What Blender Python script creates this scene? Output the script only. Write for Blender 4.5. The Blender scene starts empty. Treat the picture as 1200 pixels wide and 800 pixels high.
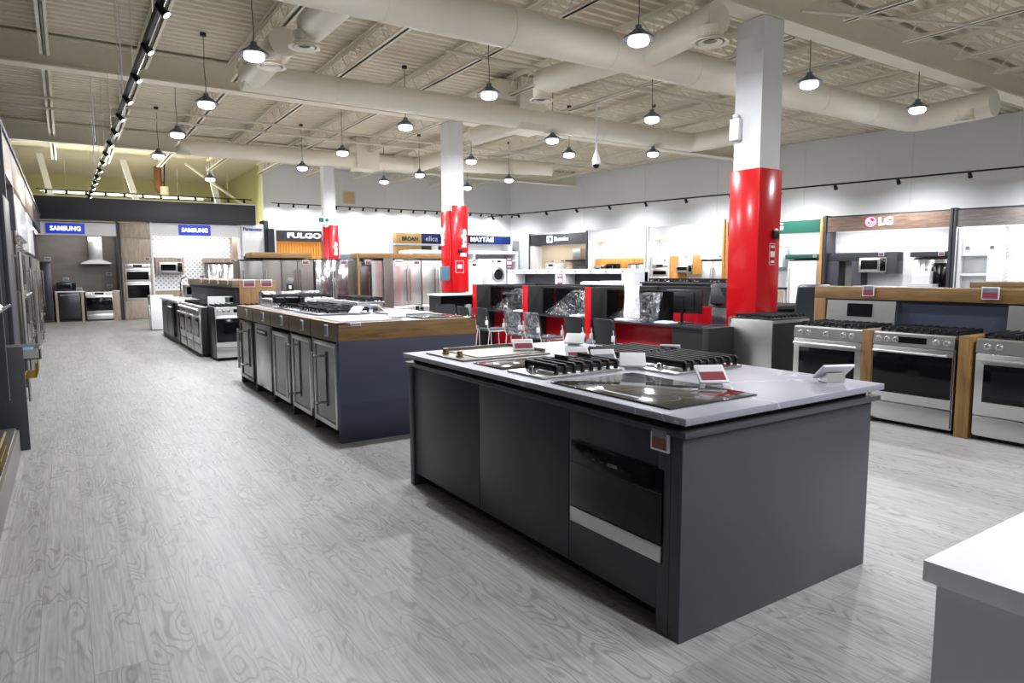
import bpy, bmesh, math, random
from mathutils import Vector, Matrix
random.seed(7)
SC = bpy.context.scene
COL = SC.collection
PI = math.pi

# ---------------------------------------------------------------- colours / materials
def lin(h):
    h = h.lstrip('#')
    out = []
    for i in (0, 2, 4):
        c = int(h[i:i+2], 16)/255
        out.append(c/12.92 if c <= .04045 else ((c+.055)/1.055)**2.4)
    return (*out, 1)

M = {}
def pm(name, col, rough=.5, metal=0, spec=.5, coat=0, bump=0, bscale=40, stretch=(1, 1, 1), mott=0, trans=0, ior=1.45):
    m = bpy.data.materials.new(name); m.use_nodes = True
    nt = m.node_tree; b = nt.nodes['Principled BSDF']
    c = lin(col) if isinstance(col, str) else col
    b.inputs['Base Color'].default_value = c
    b.inputs['Roughness'].default_value = rough
    b.inputs['Metallic'].default_value = metal
    b.inputs['Specular IOR Level'].default_value = spec
    b.inputs['Coat Weight'].default_value = coat
    b.inputs['Coat Roughness'].default_value = .12
    b.inputs['Transmission Weight'].default_value = trans
    b.inputs['IOR'].default_value = ior
    if bump or mott:
        tc = nt.nodes.new('ShaderNodeTexCoord'); mp = nt.nodes.new('ShaderNodeMapping')
        mp.inputs['Scale'].default_value = stretch
        nt.links.new(tc.outputs['Object'], mp.inputs['Vector'])
        n = nt.nodes.new('ShaderNodeTexNoise'); n.inputs['Scale'].default_value = bscale; n.inputs['Detail'].default_value = 4
        nt.links.new(mp.outputs[0], n.inputs['Vector'])
        if bump:
            bp = nt.nodes.new('ShaderNodeBump'); bp.inputs['Strength'].default_value = bump; bp.inputs['Distance'].default_value = .01
            nt.links.new(n.outputs['Fac'], bp.inputs['Height']); nt.links.new(bp.outputs[0], b.inputs['Normal'])
        if mott:
            mx = nt.nodes.new('ShaderNodeMix'); mx.data_type = 'RGBA'
            mx.inputs[6].default_value = tuple(x*(1-mott) for x in c[:3])+(1,)
            mx.inputs[7].default_value = tuple(min(1, x*(1+mott)) for x in c[:3])+(1,)
            nt.links.new(n.outputs['Fac'], mx.inputs[0]); nt.links.new(mx.outputs[2], b.inputs['Base Color'])
    M[name] = m
    return m

def emis(name, col, s):
    m = bpy.data.materials.new(name); m.use_nodes = True
    b = m.node_tree.nodes['Principled BSDF']
    b.inputs['Base Color'].default_value = lin(col)
    b.inputs['Emission Color'].default_value = lin(col)
    b.inputs['Emission Strength'].default_value = s
    M[name] = m

def wood(name, c1, c2, c3, axis='x', scale=1., rough=.45):
    """streaky wood veneer, grain running along the given object axis"""
    m = bpy.data.materials.new(name); m.use_nodes = True
    nt = m.node_tree; b = nt.nodes['Principled BSDF']; b.inputs['Roughness'].default_value = rough
    tc = nt.nodes.new('ShaderNodeTexCoord'); mp = nt.nodes.new('ShaderNodeMapping')
    s = {'x': (1.2, 14, 14), 'y': (14, 1.2, 14), 'z': (14, 14, 1.2)}[axis]
    mp.inputs['Scale'].default_value = tuple(k*scale for k in s)
    nt.links.new(tc.outputs['Object'], mp.inputs['Vector'])
    n = nt.nodes.new('ShaderNodeTexNoise'); n.inputs['Scale'].default_value = 2.2; n.inputs['Detail'].default_value = 6; n.inputs['Distortion'].default_value = .6
    nt.links.new(mp.outputs[0], n.inputs['Vector'])
    r = nt.nodes.new('ShaderNodeValToRGB')
    e = r.color_ramp.elements
    e[0].position = .3; e[0].color = lin(c1); e[1].position = .7; e[1].color = lin(c3)
    k = e.new(.5); k.color = lin(c2)
    nt.links.new(n.outputs['Fac'], r.inputs[0]); nt.links.new(r.outputs[0], b.inputs['Base Color'])
    M[name] = m

pm('charcoal', '#46464a', .38, spec=.4, mott=.05, bscale=6)
pm('charcoal_lit', '#626268', .4, spec=.4, mott=.04, bscale=5)  # charcoal with the end face's brighter light put into the colour; unused
pm('dark_gap', '#15120f', .7)
pm('navy', '#3f4458', .5, mott=.05, bscale=4)
pm('navy_dark', '#34363f', .5)
pm('quartz_edge', '#6e686a', .35)
pm('stainless', '#cfcfcd', .33, metal=1, bump=.06, bscale=30, stretch=(1, 1, 12), mott=.05)
pm('stainless_h', '#cfcfcd', .34, metal=1, bump=.05, bscale=30, stretch=(12, 12, 1), mott=.05)
pm('stainless_wavy', '#c0c0c4', .12, metal=1, bump=.9, bscale=3.2, stretch=(2.2, 2.2, .35))
pm('stainless_dark', '#6c6a68', .3, metal=1, bump=.05, bscale=30, stretch=(1, 1, 12))
pm('slate', '#75706b', .38, metal=.6, mott=.04, bscale=10)
pm('black_stainless', '#46464a', .32, metal=.8)
pm('chrome', '#d8d8d8', .1, metal=1)
pm('bronze', '#a98d63', .3, metal=1)
pm('gold', '#c9a84a', .3, metal=1)
pm('black_glass', '#0a0a0c', .1, spec=.35)
pm('cooktop_glass', '#3a3937', .08, spec=.5)
pm('screen', '#101114', .12)
pm('cast_iron', '#1b1b1d', .55, bump=.2, bscale=120)
pm('black_plastic', '#161618', .45)
pm('black_matte', '#1d1c1c', .7)
pm('black_mesh', '#26292b', .8, bump=.3, bscale=300)
pm('griddle_steel', '#77736a', .4, metal=.45, mott=.1, bscale=4)
pm('desk_gloss', '#2c2e38', .14, spec=.6)
pm('leather', '#363b42', .3, bump=.15, bscale=60)
pm('seat_fabric', '#42474e', .8, bump=.2, bscale=200)
pm('white_paint', '#dcdcdf', .45)
pm('white_gloss', '#f0f0f2', .2, coat=.3)
pm('white_plastic', '#e4e4e6', .35)
pm('paper', '#f0eef0', .8)
pm('tag_red', '#8a3848', .5, mott=.15, bscale=60)
pm('tag_grey', '#777c88', .5, mott=.3, bscale=90)
pm('tag_brown', '#8c5048', .5, mott=.2, bscale=60)
pm('red_gloss', '#c8141c', .2, coat=.25, spec=.5)
pm('red_panel', '#c01522', .25, coat=.3)
pm('steel_cream', '#e4decc', .6, mott=.05, bscale=3)
pm('duct_cream', '#e6e0d0', .55, mott=.04, bscale=3)
pm('deck_cream', '#e6dfcc', .65, mott=.06, bscale=1.5)
pm('sprinkler', '#cfc9ba', .6)
pm('wall_grey', '#d8dadc', .8, mott=.03, bscale=.6)
pm('wall_light', '#cfd1d4', .8, mott=.02, bscale=.6)
pm('wall_yellow', '#dcd8a6', .85, mott=.05, bscale=.7)
pm('black_metal', '#1c1c1e', .4, metal=.4)
pm('lamp_body', '#6f7884', .35, metal=.7)
pm('charcoal_panel', '#33353c', .5, mott=.04, bscale=3)
pm('graphite', '#3c3d42', .5)
pm('marble_dark', '#6a6460', .35, mott=.28, bscale=2.2, stretch=(1, 1, 3))
pm('taupe', '#7a6c58', .5, mott=.06, bscale=5)
pm('blue_sign', '#1c2f9c', .4)
pm('navy_sign', '#1b2a66', .4)
pm('tan_sign', '#c9a468', .5)
pm('green_sign', '#15584a', .45)
pm('beige', '#c4b49c', .6)
pm('grey_door', '#6d7880', .5)
pm('warm_slat', '#d89a44', .5)
pm('terracotta', '#c98f4a', .5)
pm('brown_pipe', '#8a5a3a', .6)
pm('paper_blue', '#48708a', .6)
pm('logo_pink', '#c2185b', .4)
emis('lamp_on', '#f0f4ff', 14)
emis('led_strip', '#fff6e8', 5)
emis('tube_on', '#fff7d0', 6)
emis('text_on', '#f2f4ff', 2.2)
emis('logo_on', '#ff9ad8', 1.3)
emis('track_on', '#fff8ee', 6)
emis('red_led', '#ff2030', 9)
emis('exit_on', '#c8fff0', 1.1)
emis('blue_lit', '#2a41c8', .35)
wood('oak', '#735530', '#8c6a3c', '#9c7a48', 'x')
wood('oak_y', '#65492a', '#7e5d34', '#8e6c3e', 'y')
wood('oak_z', '#705130', '#886538', '#967343', 'z')
wood('taupe_wood', '#6a5d4b', '#786a56', '#82745f', 'y')
wood('grey_wood', '#8f7f70', '#a39384', '#b2a392', 'z')
wood('orange_wood', '#b47832', '#c98d42', '#d69c52', 'z')
wood('walnut', '#5f4a3e', '#7c6354', '#8f7767', 'x')
wood('ash_wood', '#6b625e', '#7d7471', '#8b8380', 'x')

def quartz():
    m = bpy.data.materials.new('quartz'); m.use_nodes = True
    nt = m.node_tree; b = nt.nodes['Principled BSDF']; b.inputs['Roughness'].default_value = .42
    tc = nt.nodes.new('ShaderNodeTexCoord')
    n0 = nt.nodes.new('ShaderNodeTexNoise'); n0.inputs['Scale'].default_value = .8; n0.inputs['Detail'].default_value = 6
    nt.links.new(tc.outputs['Object'], n0.inputs['Vector'])
    # thin veins where the noise crosses its middle value
    a = nt.nodes.new('ShaderNodeMath'); a.operation = 'SUBTRACT'; a.inputs[1].default_value = .5
    nt.links.new(n0.outputs['Fac'], a.inputs[0])
    ab = nt.nodes.new('ShaderNodeMath'); ab.operation = 'ABSOLUTE'; nt.links.new(a.outputs[0], ab.inputs[0])
    r = nt.nodes.new('ShaderNodeValToRGB'); e = r.color_ramp.elements
    e[0].position = 0; e[0].color = lin('#c2c2ce'); e[1].position = .004; e[1].color = lin('#8e8e9a')
    nt.links.new(ab.outputs[0], r.inputs[0]); nt.links.new(r.outputs[0], b.inputs['Base Color'])
    M['quartz'] = m
quartz()

def floor_mat():
    m = bpy.data.materials.new('vinyl_planks'); m.use_nodes = True
    nt = m.node_tree; N = nt.nodes; L = nt.links; b = N['Principled BSDF']
    tc = N.new('ShaderNodeTexCoord'); mp = N.new('ShaderNodeMapping')
    mp.inputs['Rotation'].default_value = (0, 0, PI/2)
    L.new(tc.outputs['Object'], mp.inputs['Vector'])
    br = N.new('ShaderNodeTexBrick')
    br.offset = .37; br.inputs['Scale'].default_value = 1
    br.inputs['Brick Width'].default_value = 1.22; br.inputs['Row Height'].default_value = .18
    br.inputs['Mortar Size'].default_value = .0018; br.inputs['Mortar Smooth'].default_value = .1
    br.inputs['Color1'].default_value = (0, 0, 0, 1); br.inputs['Color2'].default_value = (1, 1, 1, 1); br.inputs['Mortar'].default_value = (.5, .5, .5, 1)
    L.new(mp.outputs[0], br.inputs['Vector'])
    # plank-wise offset of the grain
    sep = N.new('ShaderNodeSeparateXYZ'); L.new(tc.outputs['Object'], sep.inputs[0])
    mul = N.new('ShaderNodeMath'); mul.operation = 'MULTIPLY'; mul.inputs[1].default_value = 37
    L.new(br.outputs['Color'], mul.inputs[0])
    sx = N.new('ShaderNodeMath'); sx.operation = 'MULTIPLY'; sx.inputs[1].default_value = 6.5; L.new(sep.outputs['X'], sx.inputs[0])
    sy = N.new('ShaderNodeMath'); sy.operation = 'MULTIPLY'; sy.inputs[1].default_value = 1.7; L.new(sep.outputs['Y'], sy.inputs[0])
    cb = N.new('ShaderNodeCombineXYZ'); L.new(sx.outputs[0], cb.inputs['X']); L.new(sy.outputs[0], cb.inputs['Y']); L.new(mul.outputs[0], cb.inputs['Z'])
    n1 = N.new('ShaderNodeTexNoise'); n1.inputs['Scale'].default_value = 1.15; n1.inputs['Detail'].default_value = 1.5; n1.inputs['Roughness'].default_value = .4
    L.new(cb.outputs[0], n1.inputs['Vector'])
    # contour rings = cathedral grain
    k = N.new('ShaderNodeMath'); k.operation = 'MULTIPLY'; k.inputs[1].default_value = 80; L.new(n1.outputs['Fac'], k.inputs[0])
    sn = N.new('ShaderNodeMath'); sn.operation = 'SINE'; L.new(k.outputs[0], sn.inputs[0])
    # fine streaks
    sx2 = N.new('ShaderNodeMath'); sx2.operation = 'MULTIPLY'; sx2.inputs[1].default_value = 90; L.new(sep.outputs['X'], sx2.inputs[0])
    sy2 = N.new('ShaderNodeMath'); sy2.operation = 'MULTIPLY'; sy2.inputs[1].default_value = 3; L.new(sep.outputs['Y'], sy2.inputs[0])
    cb2 = N.new('ShaderNodeCombineXYZ'); L.new(sx2.outputs[0], cb2.inputs['X']); L.new(sy2.outputs[0], cb2.inputs['Y']); L.new(mul.outputs[0], cb2.inputs['Z'])
    n2 = N.new('ShaderNodeTexNoise'); n2.inputs['Scale'].default_value = 1; n2.inputs['Detail'].default_value = 5
    L.new(cb2.outputs[0], n2.inputs['Vector'])
    r1 = N.new('ShaderNodeValToRGB'); e = r1.color_ramp.elements
    e[0].position = .3; e[0].color = lin('#8c8b8a'); e[1].position = .7; e[1].color = lin('#abaaa8')
    L.new(n2.outputs['Fac'], r1.inputs[0])
    # soft large patches
    n3 = N.new('ShaderNodeTexNoise'); n3.inputs['Scale'].default_value = 1.3; n3.inputs['Detail'].default_value = 4; L.new(cb.outputs[0], n3.inputs['Vector'])
    rr = N.new('ShaderNodeMapRange'); rr.inputs['From Min'].default_value = .25; rr.inputs['From Max'].default_value = 1
    rr.inputs['To Min'].default_value = 0; rr.inputs['To Max'].default_value = .6; L.new(sn.outputs[0], rr.inputs['Value'])
    msk = N.new('ShaderNodeMapRange'); msk.inputs['From Min'].default_value = .42; msk.inputs['From Max'].default_value = .6; L.new(n3.outputs['Fac'], msk.inputs['Value'])
    mm = N.new('ShaderNodeMath'); mm.operation = 'MULTIPLY'; L.new(rr.outputs[0], mm.inputs[0]); L.new(msk.outputs[0], mm.inputs[1])
    mx = N.new('ShaderNodeMix'); mx.data_type = 'RGBA'; mx.inputs[7].default_value = lin('#6c6a68')
    L.new(mm.outputs[0], mx.inputs[0]); L.new(r1.outputs[0], mx.inputs[6])
    # plank tone
    tone = N.new('ShaderNodeMapRange'); tone.inputs['To Min'].default_value = .93; tone.inputs['To Max'].default_value = 1.07
    L.new(br.outputs['Color'], tone.inputs['Value'])
    vm = N.new('ShaderNodeVectorMath'); vm.operation = 'SCALE'; L.new(mx.outputs[2], vm.inputs[0]); L.new(tone.outputs[0], vm.inputs['Scale'])
    mo = N.new('ShaderNodeMix'); mo.data_type = 'RGBA'; mo.inputs[7].default_value = lin('#5a5855')
    mf = N.new('ShaderNodeMath'); mf.operation = 'MULTIPLY'; mf.inputs[1].default_value = .35; L.new(br.outputs['Fac'], mf.inputs[0])
    L.new(mf.outputs[0], mo.inputs[0]); L.new(vm.outputs[0], mo.inputs[6])
    L.new(mo.outputs[2], b.inputs['Base Color'])
    b.inputs['Roughness'].default_value = .42
    b.inputs['Specular IOR Level'].default_value = .4
    M['floor'] = m
floor_mat()

def pattern(name, kind, c1, c2, scale):
    m = bpy.data.materials.new(name); m.use_nodes = True
    nt = m.node_tree; N = nt.nodes; L = nt.links; b = N['Principled BSDF']; b.inputs['Roughness'].default_value = .35
    tc = N.new('ShaderNodeTexCoord'); sep = N.new('ShaderNodeSeparateXYZ'); L.new(tc.outputs['Object'], sep.inputs[0])
    cb = N.new('ShaderNodeCombineXYZ'); L.new(sep.outputs['X'], cb.inputs['X']); L.new(sep.outputs['Z'], cb.inputs['Y'])
    if kind == 'dots':
        v = N.new('ShaderNodeTexVoronoi'); v.inputs['Scale'].default_value = scale; v.inputs['Randomness'].default_value = 0
        mp = N.new('ShaderNodeMapping'); mp.inputs['Rotation'].default_value = (0, 0, PI/4); L.new(cb.outputs[0], mp.inputs['Vector'])
        L.new(mp.outputs[0], v.inputs['Vector'])
        r = N.new('ShaderNodeValToRGB'); e = r.color_ramp.elements; r.color_ramp.interpolation = 'CONSTANT'
        e[0].position = 0; e[0].color = lin(c2); e[1].position = .26; e[1].color = lin(c1)
        L.new(v.outputs['Distance'], r.inputs[0]); out = r.outputs[0]
    else:
        x = N.new('ShaderNodeMath'); x.operation = 'PINGPONG'; x.inputs[1].default_value = .3; L.new(sep.outputs['X'], x.inputs[0])
        xs = N.new('ShaderNodeMath'); xs.operation = 'MULTIPLY'; xs.inputs[1].default_value = .35; L.new(x.outputs[0], xs.inputs[0])
        ad = N.new('ShaderNodeMath'); ad.operation = 'ADD'; L.new(xs.outputs[0], ad.inputs[0]); L.new(sep.outputs['Z'], ad.inputs[1])
        ml = N.new('ShaderNodeMath'); ml.operation = 'MULTIPLY'; ml.inputs[1].default_value = scale; L.new(ad.outputs[0], ml.inputs[0])
        fr = N.new('ShaderNodeMath'); fr.operation = 'FRACT'; L.new(ml.outputs[0], fr.inputs[0])
        r = N.new('ShaderNodeValToRGB'); e = r.color_ramp.elements; r.color_ramp.interpolation = 'CONSTANT'
        e[0].position = 0; e[0].color = lin(c2); e[1].position = .14; e[1].color = lin(c1)
        L.new(fr.outputs[0], r.inputs[0]); out = r.outputs[0]
    L.new(out, b.inputs['Base Color']); M[name] = m
pattern('dot_tile', 'dots', '#e8e8ea', '#9c9ea6', 9)
pattern('hex_tile', 'dots', '#eeeae4', '#c8c0b6', 10)
pattern('chevron_tile', 'chev', '#eceef0', '#b9bcc0', 11)

def glass_mat(name, tint, alpha):
    m = bpy.data.materials.new(name); m.use_nodes = True
    nt = m.node_tree; N = nt.nodes; L = nt.links
    out = N['Material Output']; N.remove(N['Principled BSDF'])
    t = N.new('ShaderNodeBsdfTransparent'); t.inputs[0].default_value = lin(tint)
    g = N.new('ShaderNodeBsdfGlossy'); g.inputs['Roughness'].default_value = .05
    fr = N.new('ShaderNodeFresnel'); fr.inputs[0].default_value = 1.5
    ad = N.new('ShaderNodeMath'); ad.operation = 'ADD'; ad.inputs[1].default_value = alpha; L.new(fr.outputs[0], ad.inputs[0])
    mx = N.new('ShaderNodeMixShader'); L.new(ad.outputs[0], mx.inputs[0]); L.new(t.outputs[0], mx.inputs[1]); L.new(g.outputs[0], mx.inputs[2])
    L.new(mx.outputs[0], out.inputs[0]); M[name] = m
glass_mat('clear_acrylic', '#eef0f4', .04)
glass_mat('wine_glass_door', '#606466', .1)
def film_mat():
    m = bpy.data.materials.new('plastic_film'); m.use_nodes = True
    nt = m.node_tree; N = nt.nodes; L = nt.links
    out = N['Material Output']; N.remove(N['Principled BSDF'])
    t = N.new('ShaderNodeBsdfTransparent'); g = N.new('ShaderNodeBsdfGlossy'); g.inputs['Roughness'].default_value = .12; g.inputs[0].default_value = (.9, .92, 1, 1)
    tc = N.new('ShaderNodeTexCoord'); n = N.new('ShaderNodeTexNoise'); n.inputs['Scale'].default_value = 9; n.inputs['Detail'].default_value = 5; n.inputs['Distortion'].default_value = 1.5
    L.new(tc.outputs['Object'], n.inputs['Vector'])
    bp = N.new('ShaderNodeBump'); bp.inputs['Strength'].default_value = 1; bp.inputs['Distance'].default_value = .04; L.new(n.outputs['Fac'], bp.inputs['Height']); L.new(bp.outputs[0], g.inputs['Normal'])
    r = N.new('ShaderNodeMapRange'); r.inputs['From Min'].default_value = .4; r.inputs['From Max'].default_value = .62; r.inputs['To Min'].default_value = .08; r.inputs['To Max'].default_value = .5
    L.new(n.outputs['Fac'], r.inputs['Value'])
    mx = N.new('ShaderNodeMixShader'); L.new(r.outputs[0], mx.inputs[0]); L.new(t.outputs[0], mx.inputs[1]); L.new(g.outputs[0], mx.inputs[2])
    L.new(mx.outputs[0], out.inputs[0]); M['film'] = m
film_mat()

# ---------------------------------------------------------------- mesh builder
class MB:
    def __init__(s): s.bm = bmesh.new()
    def box(s, x0, x1, y0, y1, z0, z1, b=0, mat=None):
        r = bmesh.ops.create_cube(s.bm, size=1)
        vs = r['verts']
        sx, sy, sz = abs(x1-x0), abs(y1-y0), abs(z1-z0)
        c = Vector(((x0+x1)/2, (y0+y1)/2, (z0+z1)/2))
        for v in vs: v.co = Vector((v.co.x*sx, v.co.y*sy, v.co.z*sz))+c
        if b > 0:
            b = min(b, sx*.45, sy*.45, sz*.45)
            es = list({e for v in vs for e in v.link_edges})
            q = bmesh.ops.bevel(s.bm, geom=es, offset=b, segments=2, affect='EDGES', profile=.5)
            vs = list({v for f in q['faces'] for v in f.verts} | {v for v in vs if v.is_valid})
        if mat is not None:
            for v in vs: v.co = mat @ v.co
        return s
    def prism(s, pts, axis, a, b, mat=None):
        """closed 2D outline extruded along an axis; pts are the two other coordinates in xyz order"""
        def P(p, t):
            if axis == 'x': return Vector((t, p[0], p[1]))
            if axis == 'y': return Vector((p[0], t, p[1]))
            return Vector((p[0], p[1], t))
        A = [s.bm.verts.new(P(p, a)) for p in pts]; B = [s.bm.verts.new(P(p, b)) for p in pts]
        n = len(pts)
        fs = [s.bm.faces.new(A), s.bm.faces.new(B[::-1])]
        for i in range(n): fs.append(s.bm.faces.new((A[i], B[i], B[(i+1) % n], A[(i+1) % n])))
        bmesh.ops.recalc_face_normals(s.bm, faces=fs)
        if mat is not None:
            for v in A+B: v.co = mat @ v.co
        return s
    def cyl(s, p0, p1, r0, r1=None, n=14):
        r1 = r0 if r1 is None else r1
        p0 = Vector(p0); p1 = Vector(p1); d = p1-p0
        q = d.to_track_quat('Z', 'Y')
        A = []; B = []
        for i in range(n):
            a = 2*PI*i/n; o = Vector((math.cos(a), math.sin(a), 0))
            A.append(s.bm.verts.new(p0+q @ (o*r0))); B.append(s.bm.verts.new(p1+q @ (o*r1)))
        fs = []
        for i in range(n): fs.append(s.bm.faces.new((A[i], A[(i+1) % n], B[(i+1) % n], B[i])))
        fs.append(s.bm.faces.new(A[::-1])); fs.append(s.bm.faces.new(B))
        return s
    def lathe(s, prof, c=(0, 0, 0), n=24, axis='z', caps=True):
        c = Vector(c); rings = []
        for r, z in prof:
            ring = []
            for i in range(n):
                a = 2*PI*i/n
                if axis == 'z': o = Vector((math.cos(a)*r, math.sin(a)*r, z))
                elif axis == 'y': o = Vector((math.cos(a)*r, z, math.sin(a)*r))
                else: o = Vector((z, math.cos(a)*r, math.sin(a)*r))
                ring.append(s.bm.verts.new(c+o))
            rings.append(ring)
        fs = []
        for A, B in zip(rings, rings[1:]):
            for i in range(n): fs.append(s.bm.faces.new((A[i], A[(i+1) % n], B[(i+1) % n], B[i])))
        if caps: fs.append(s.bm.faces.new(rings[0][::-1])); fs.append(s.bm.faces.new(rings[-1]))
        bmesh.ops.recalc_face_normals(s.bm, faces=fs)
        return s
    def tube(s, pts, r, n=8):
        pts = [Vector(p) for p in pts]; rings = []
        for i, p in enumerate(pts):
            d = (pts[min(i+1, len(pts)-1)]-pts[max(i-1, 0)]).normalized()
            up = Vector((0, 0, 1)) if abs(d.z) < .95 else Vector((1, 0, 0))
            a = d.cross(up).normalized(); b2 = d.cross(a).normalized()
            rings.append([s.bm.verts.new(p+(a*math.cos(2*PI*k/n)+b2*math.sin(2*PI*k/n))*r) for k in range(n)])
        fs = []
        for A, B in zip(rings, rings[1:]):
            for i in range(n): fs.append(s.bm.faces.new((A[i], A[(i+1) % n], B[(i+1) % n], B[i])))
        fs.append(s.bm.faces.new(rings[0][::-1])); fs.append(s.bm.faces.new(rings[-1]))
        bmesh.ops.recalc_face_normals(s.bm, faces=fs)
        return s
    def grid(s, fn, nu, nv):
        V = [[s.bm.verts.new(fn(i/nu, j/nv)) for j in range(nv+1)] for i in range(nu+1)]
        for i in range(nu):
            for j in range(nv): s.bm.faces.new((V[i][j], V[i+1][j], V[i+1][j+1], V[i][j+1]))
        return s
    def build(s, name, mat, parent=None, smooth=True, loc=None, rz=None):
        me = bpy.data.meshes.new(name); s.bm.to_mesh(me); s.bm.free()
        if smooth:
            me.polygons.foreach_set('use_smooth', [True]*len(me.polygons))
            me.set_sharp_from_angle(angle=math.radians(32))
        me.materials.append(M[mat] if isinstance(mat, str) else mat)
        o = bpy.data.objects.new(name, me); COL.objects.link(o)
        if parent is not None: o.parent = parent
        if loc is not None: o.location = loc
        if rz is not None: o.rotation_euler = (0, 0, rz)
        return o

def B(*a, b=0, mat=None): return MB().box(*a, b=b, mat=mat)
def tag(o, label=None, cat=None, group=None, kind=None):
    if label: o['label'] = label
    if cat: o['category'] = cat
    if group: o['group'] = group
    if kind: o['kind'] = kind
    return o
def thing(name, label, cat, loc=(0, 0, 0), rz=0, group=None):
    o = bpy.data.objects.new(name, None); COL.objects.link(o); o.empty_display_size = .1
    o.location = loc; o.rotation_euler = (0, 0, rz)
    return tag(o, label, cat, group)
def struct(name, mb, mat):
    return tag(mb.build(name, mat, smooth=False), kind='structure')
def dup(o, loc=None, rz=None, label=None, group=None):
    def cp(x, par):
        c = x.copy(); COL.objects.link(c); c.parent = par
        for ch in list(x.children): cp(ch, c)
        return c
    c = cp(o, None)
    if loc is not None: c.location = loc
    if rz is not None: c.rotation_euler = (0, 0, rz)
    if label: c['label'] = label
    if group: c['group'] = group
    return c

def text(name, s, mat, parent, loc, size, width=None, depth=.01, bold=.0, rot=(PI/2, 0, 0), center=True, shear=0, height=None):
    cu = bpy.data.curves.new(name, 'FONT'); cu.body = s; cu.size = size; cu.extrude = depth/2; cu.offset = bold
    cu.align_x = 'CENTER' if center else 'LEFT'; cu.align_y = 'CENTER'; cu.shear = shear; cu.resolution_u = 3
    t = bpy.data.objects.new(name, cu); COL.objects.link(t)
    bpy.context.view_layer.update()
    dg = bpy.context.evaluated_depsgraph_get()
    me = bpy.data.meshes.new_from_object(t.evaluated_get(dg))
    bpy.data.objects.remove(t); bpy.data.curves.remove(cu)
    xs = [v.co.x for v in me.vertices]; ys = [v.co.y for v in me.vertices]
    w = max(xs)-min(xs); h = max(ys)-min(ys)
    cx = (max(xs)+min(xs))/2 if center else min(xs); cy = (max(ys)+min(ys))/2
    kx = width/w if width else 1; ky = height/h if height else (kx if width else 1)
    for v in me.vertices: v.co.x = (v.co.x-cx)*kx; v.co.y = (v.co.y-cy)*ky
    me.materials.clear(); me.materials.append(M[mat])
    o = bpy.data.objects.new(name, me); COL.objects.link(o); o.parent = parent
    o.location = loc; o.rotation_euler = rot
    return o

def area(name, loc, size, power, col=(1, 1, 1), rot=(0, 0, 0), sizey=None, spread=PI, parent=None):
    l = bpy.data.lights.new(name, 'AREA'); l.energy = power; l.color = col; l.size = size
    if sizey: l.shape = 'RECTANGLE'; l.size_y = sizey
    else: l.shape = 'DISK'
    l.spread = spread
    o = bpy.data.objects.new(name, l); COL.objects.link(o); o.location = loc; o.rotation_euler = rot
    if parent is not None: o.parent = parent
    return o
# ================================================================ CAMERA
ROT = Matrix(((.834, .061, -.549), (-.552, .084, -.83), (-.004, .995, .103)))
v1 = Vector((76-600, 400-320.5, 0)); v2 = Vector((1797-600, 400-313., 0))
F = math.sqrt(-v1.dot(v2)); v1.z = v2.z = -F
Yc = v1.normalized(); Xc = v2.normalized(); Zc = Xc.cross(Yc)
R3 = Matrix((Xc, Yc, Zc))
cam_d = bpy.data.cameras.new('camera'); cam = bpy.data.objects.new('camera', cam_d); COL.objects.link(cam)
cam.matrix_world = Matrix.Translation((0, 0, 1.52)) @ R3.to_4x4()
cam_d.sensor_width = 36; cam_d.lens = F/1200*36; cam_d.clip_start = .05; cam_d.clip_end = 200
SC.camera = cam

# ================================================================ THE HALL
DECK = 5.50
# right wall runs at a slight angle to the aisles
BA = Vector((16.55, 23.67)); BB = Vector((19.5, 6.95)); BU = (BB-BA).normalized(); BN = Vector((-BU.y, BU.x))
BRZ = math.atan2(BU.y, BU.x)
def BW(s, d=0, z=0):
    p = BA+BU*s+BN*d
    return (p.x, p.y, z)
wl = [BW(-2.45, 1.0), BW(34, 1.0)]
FARY = 26.0
struct('floor', B(-3.2, 26, -8, 34, -.1, 0), 'floor')
# corrugated roof deck
mb = MB()
pts = []
y = -8.0
while y < 34:
    pts += [(y, DECK), (y+.07, DECK), (y+.09, DECK+.065), (y+.19, DECK+.065)]
    y += .21
pts += [(34, DECK), (34, DECK+.12), (-8, DECK+.12)]
mb.prism(pts, 'x', -3.2, 26)
struct('ceiling', mb, 'deck_cream')
struct('wall_left', B(-3.2, -1.3, -8, 34, 0, DECK+.05), 'charcoal_panel')
struct('wall_back', B(-1.3, 26, -8, -7.8, 0, DECK+.05), 'wall_light')
struct('wall_far', B(6.25, 17.2, FARY, FARY+.2, 0, DECK), 'wall_grey')
# side return and rear wall of the storage area behind the black header
struct('wall_storage_side', B(6.25, 6.4, FARY+.2, 33.5, 0, DECK), 'wall_yellow')
struct('wall_storage_rear', B(-1.3, 6.25, 33.2, 33.4, 0, DECK), 'wall_yellow')
mb = MB()
a = wl[0]; b_ = wl[1]
mb.prism([(a[0], a[1]), (b_[0], b_[1]), (b_[0]+.25, b_[1]), (a[0]+.25, a[1]+.3)], 'z', 0, DECK)
struct('wall_right', mb, 'wall_grey')
# thin vertical panel joints of the right wall
for i, s in enumerate((2.2, 5.2, 8.2, 11.2, 14.2, 17.2, 20.2)):
    o = MB().box(-.012, .012, -.006, .01, 3.2, 5.3).build('trim_%d' % (i+1), 'wall_light', smooth=False)
    tag(o, kind='structure'); o.location = BW(s, .995); o.rotation_euler = (0, 0, BRZ)

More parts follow.
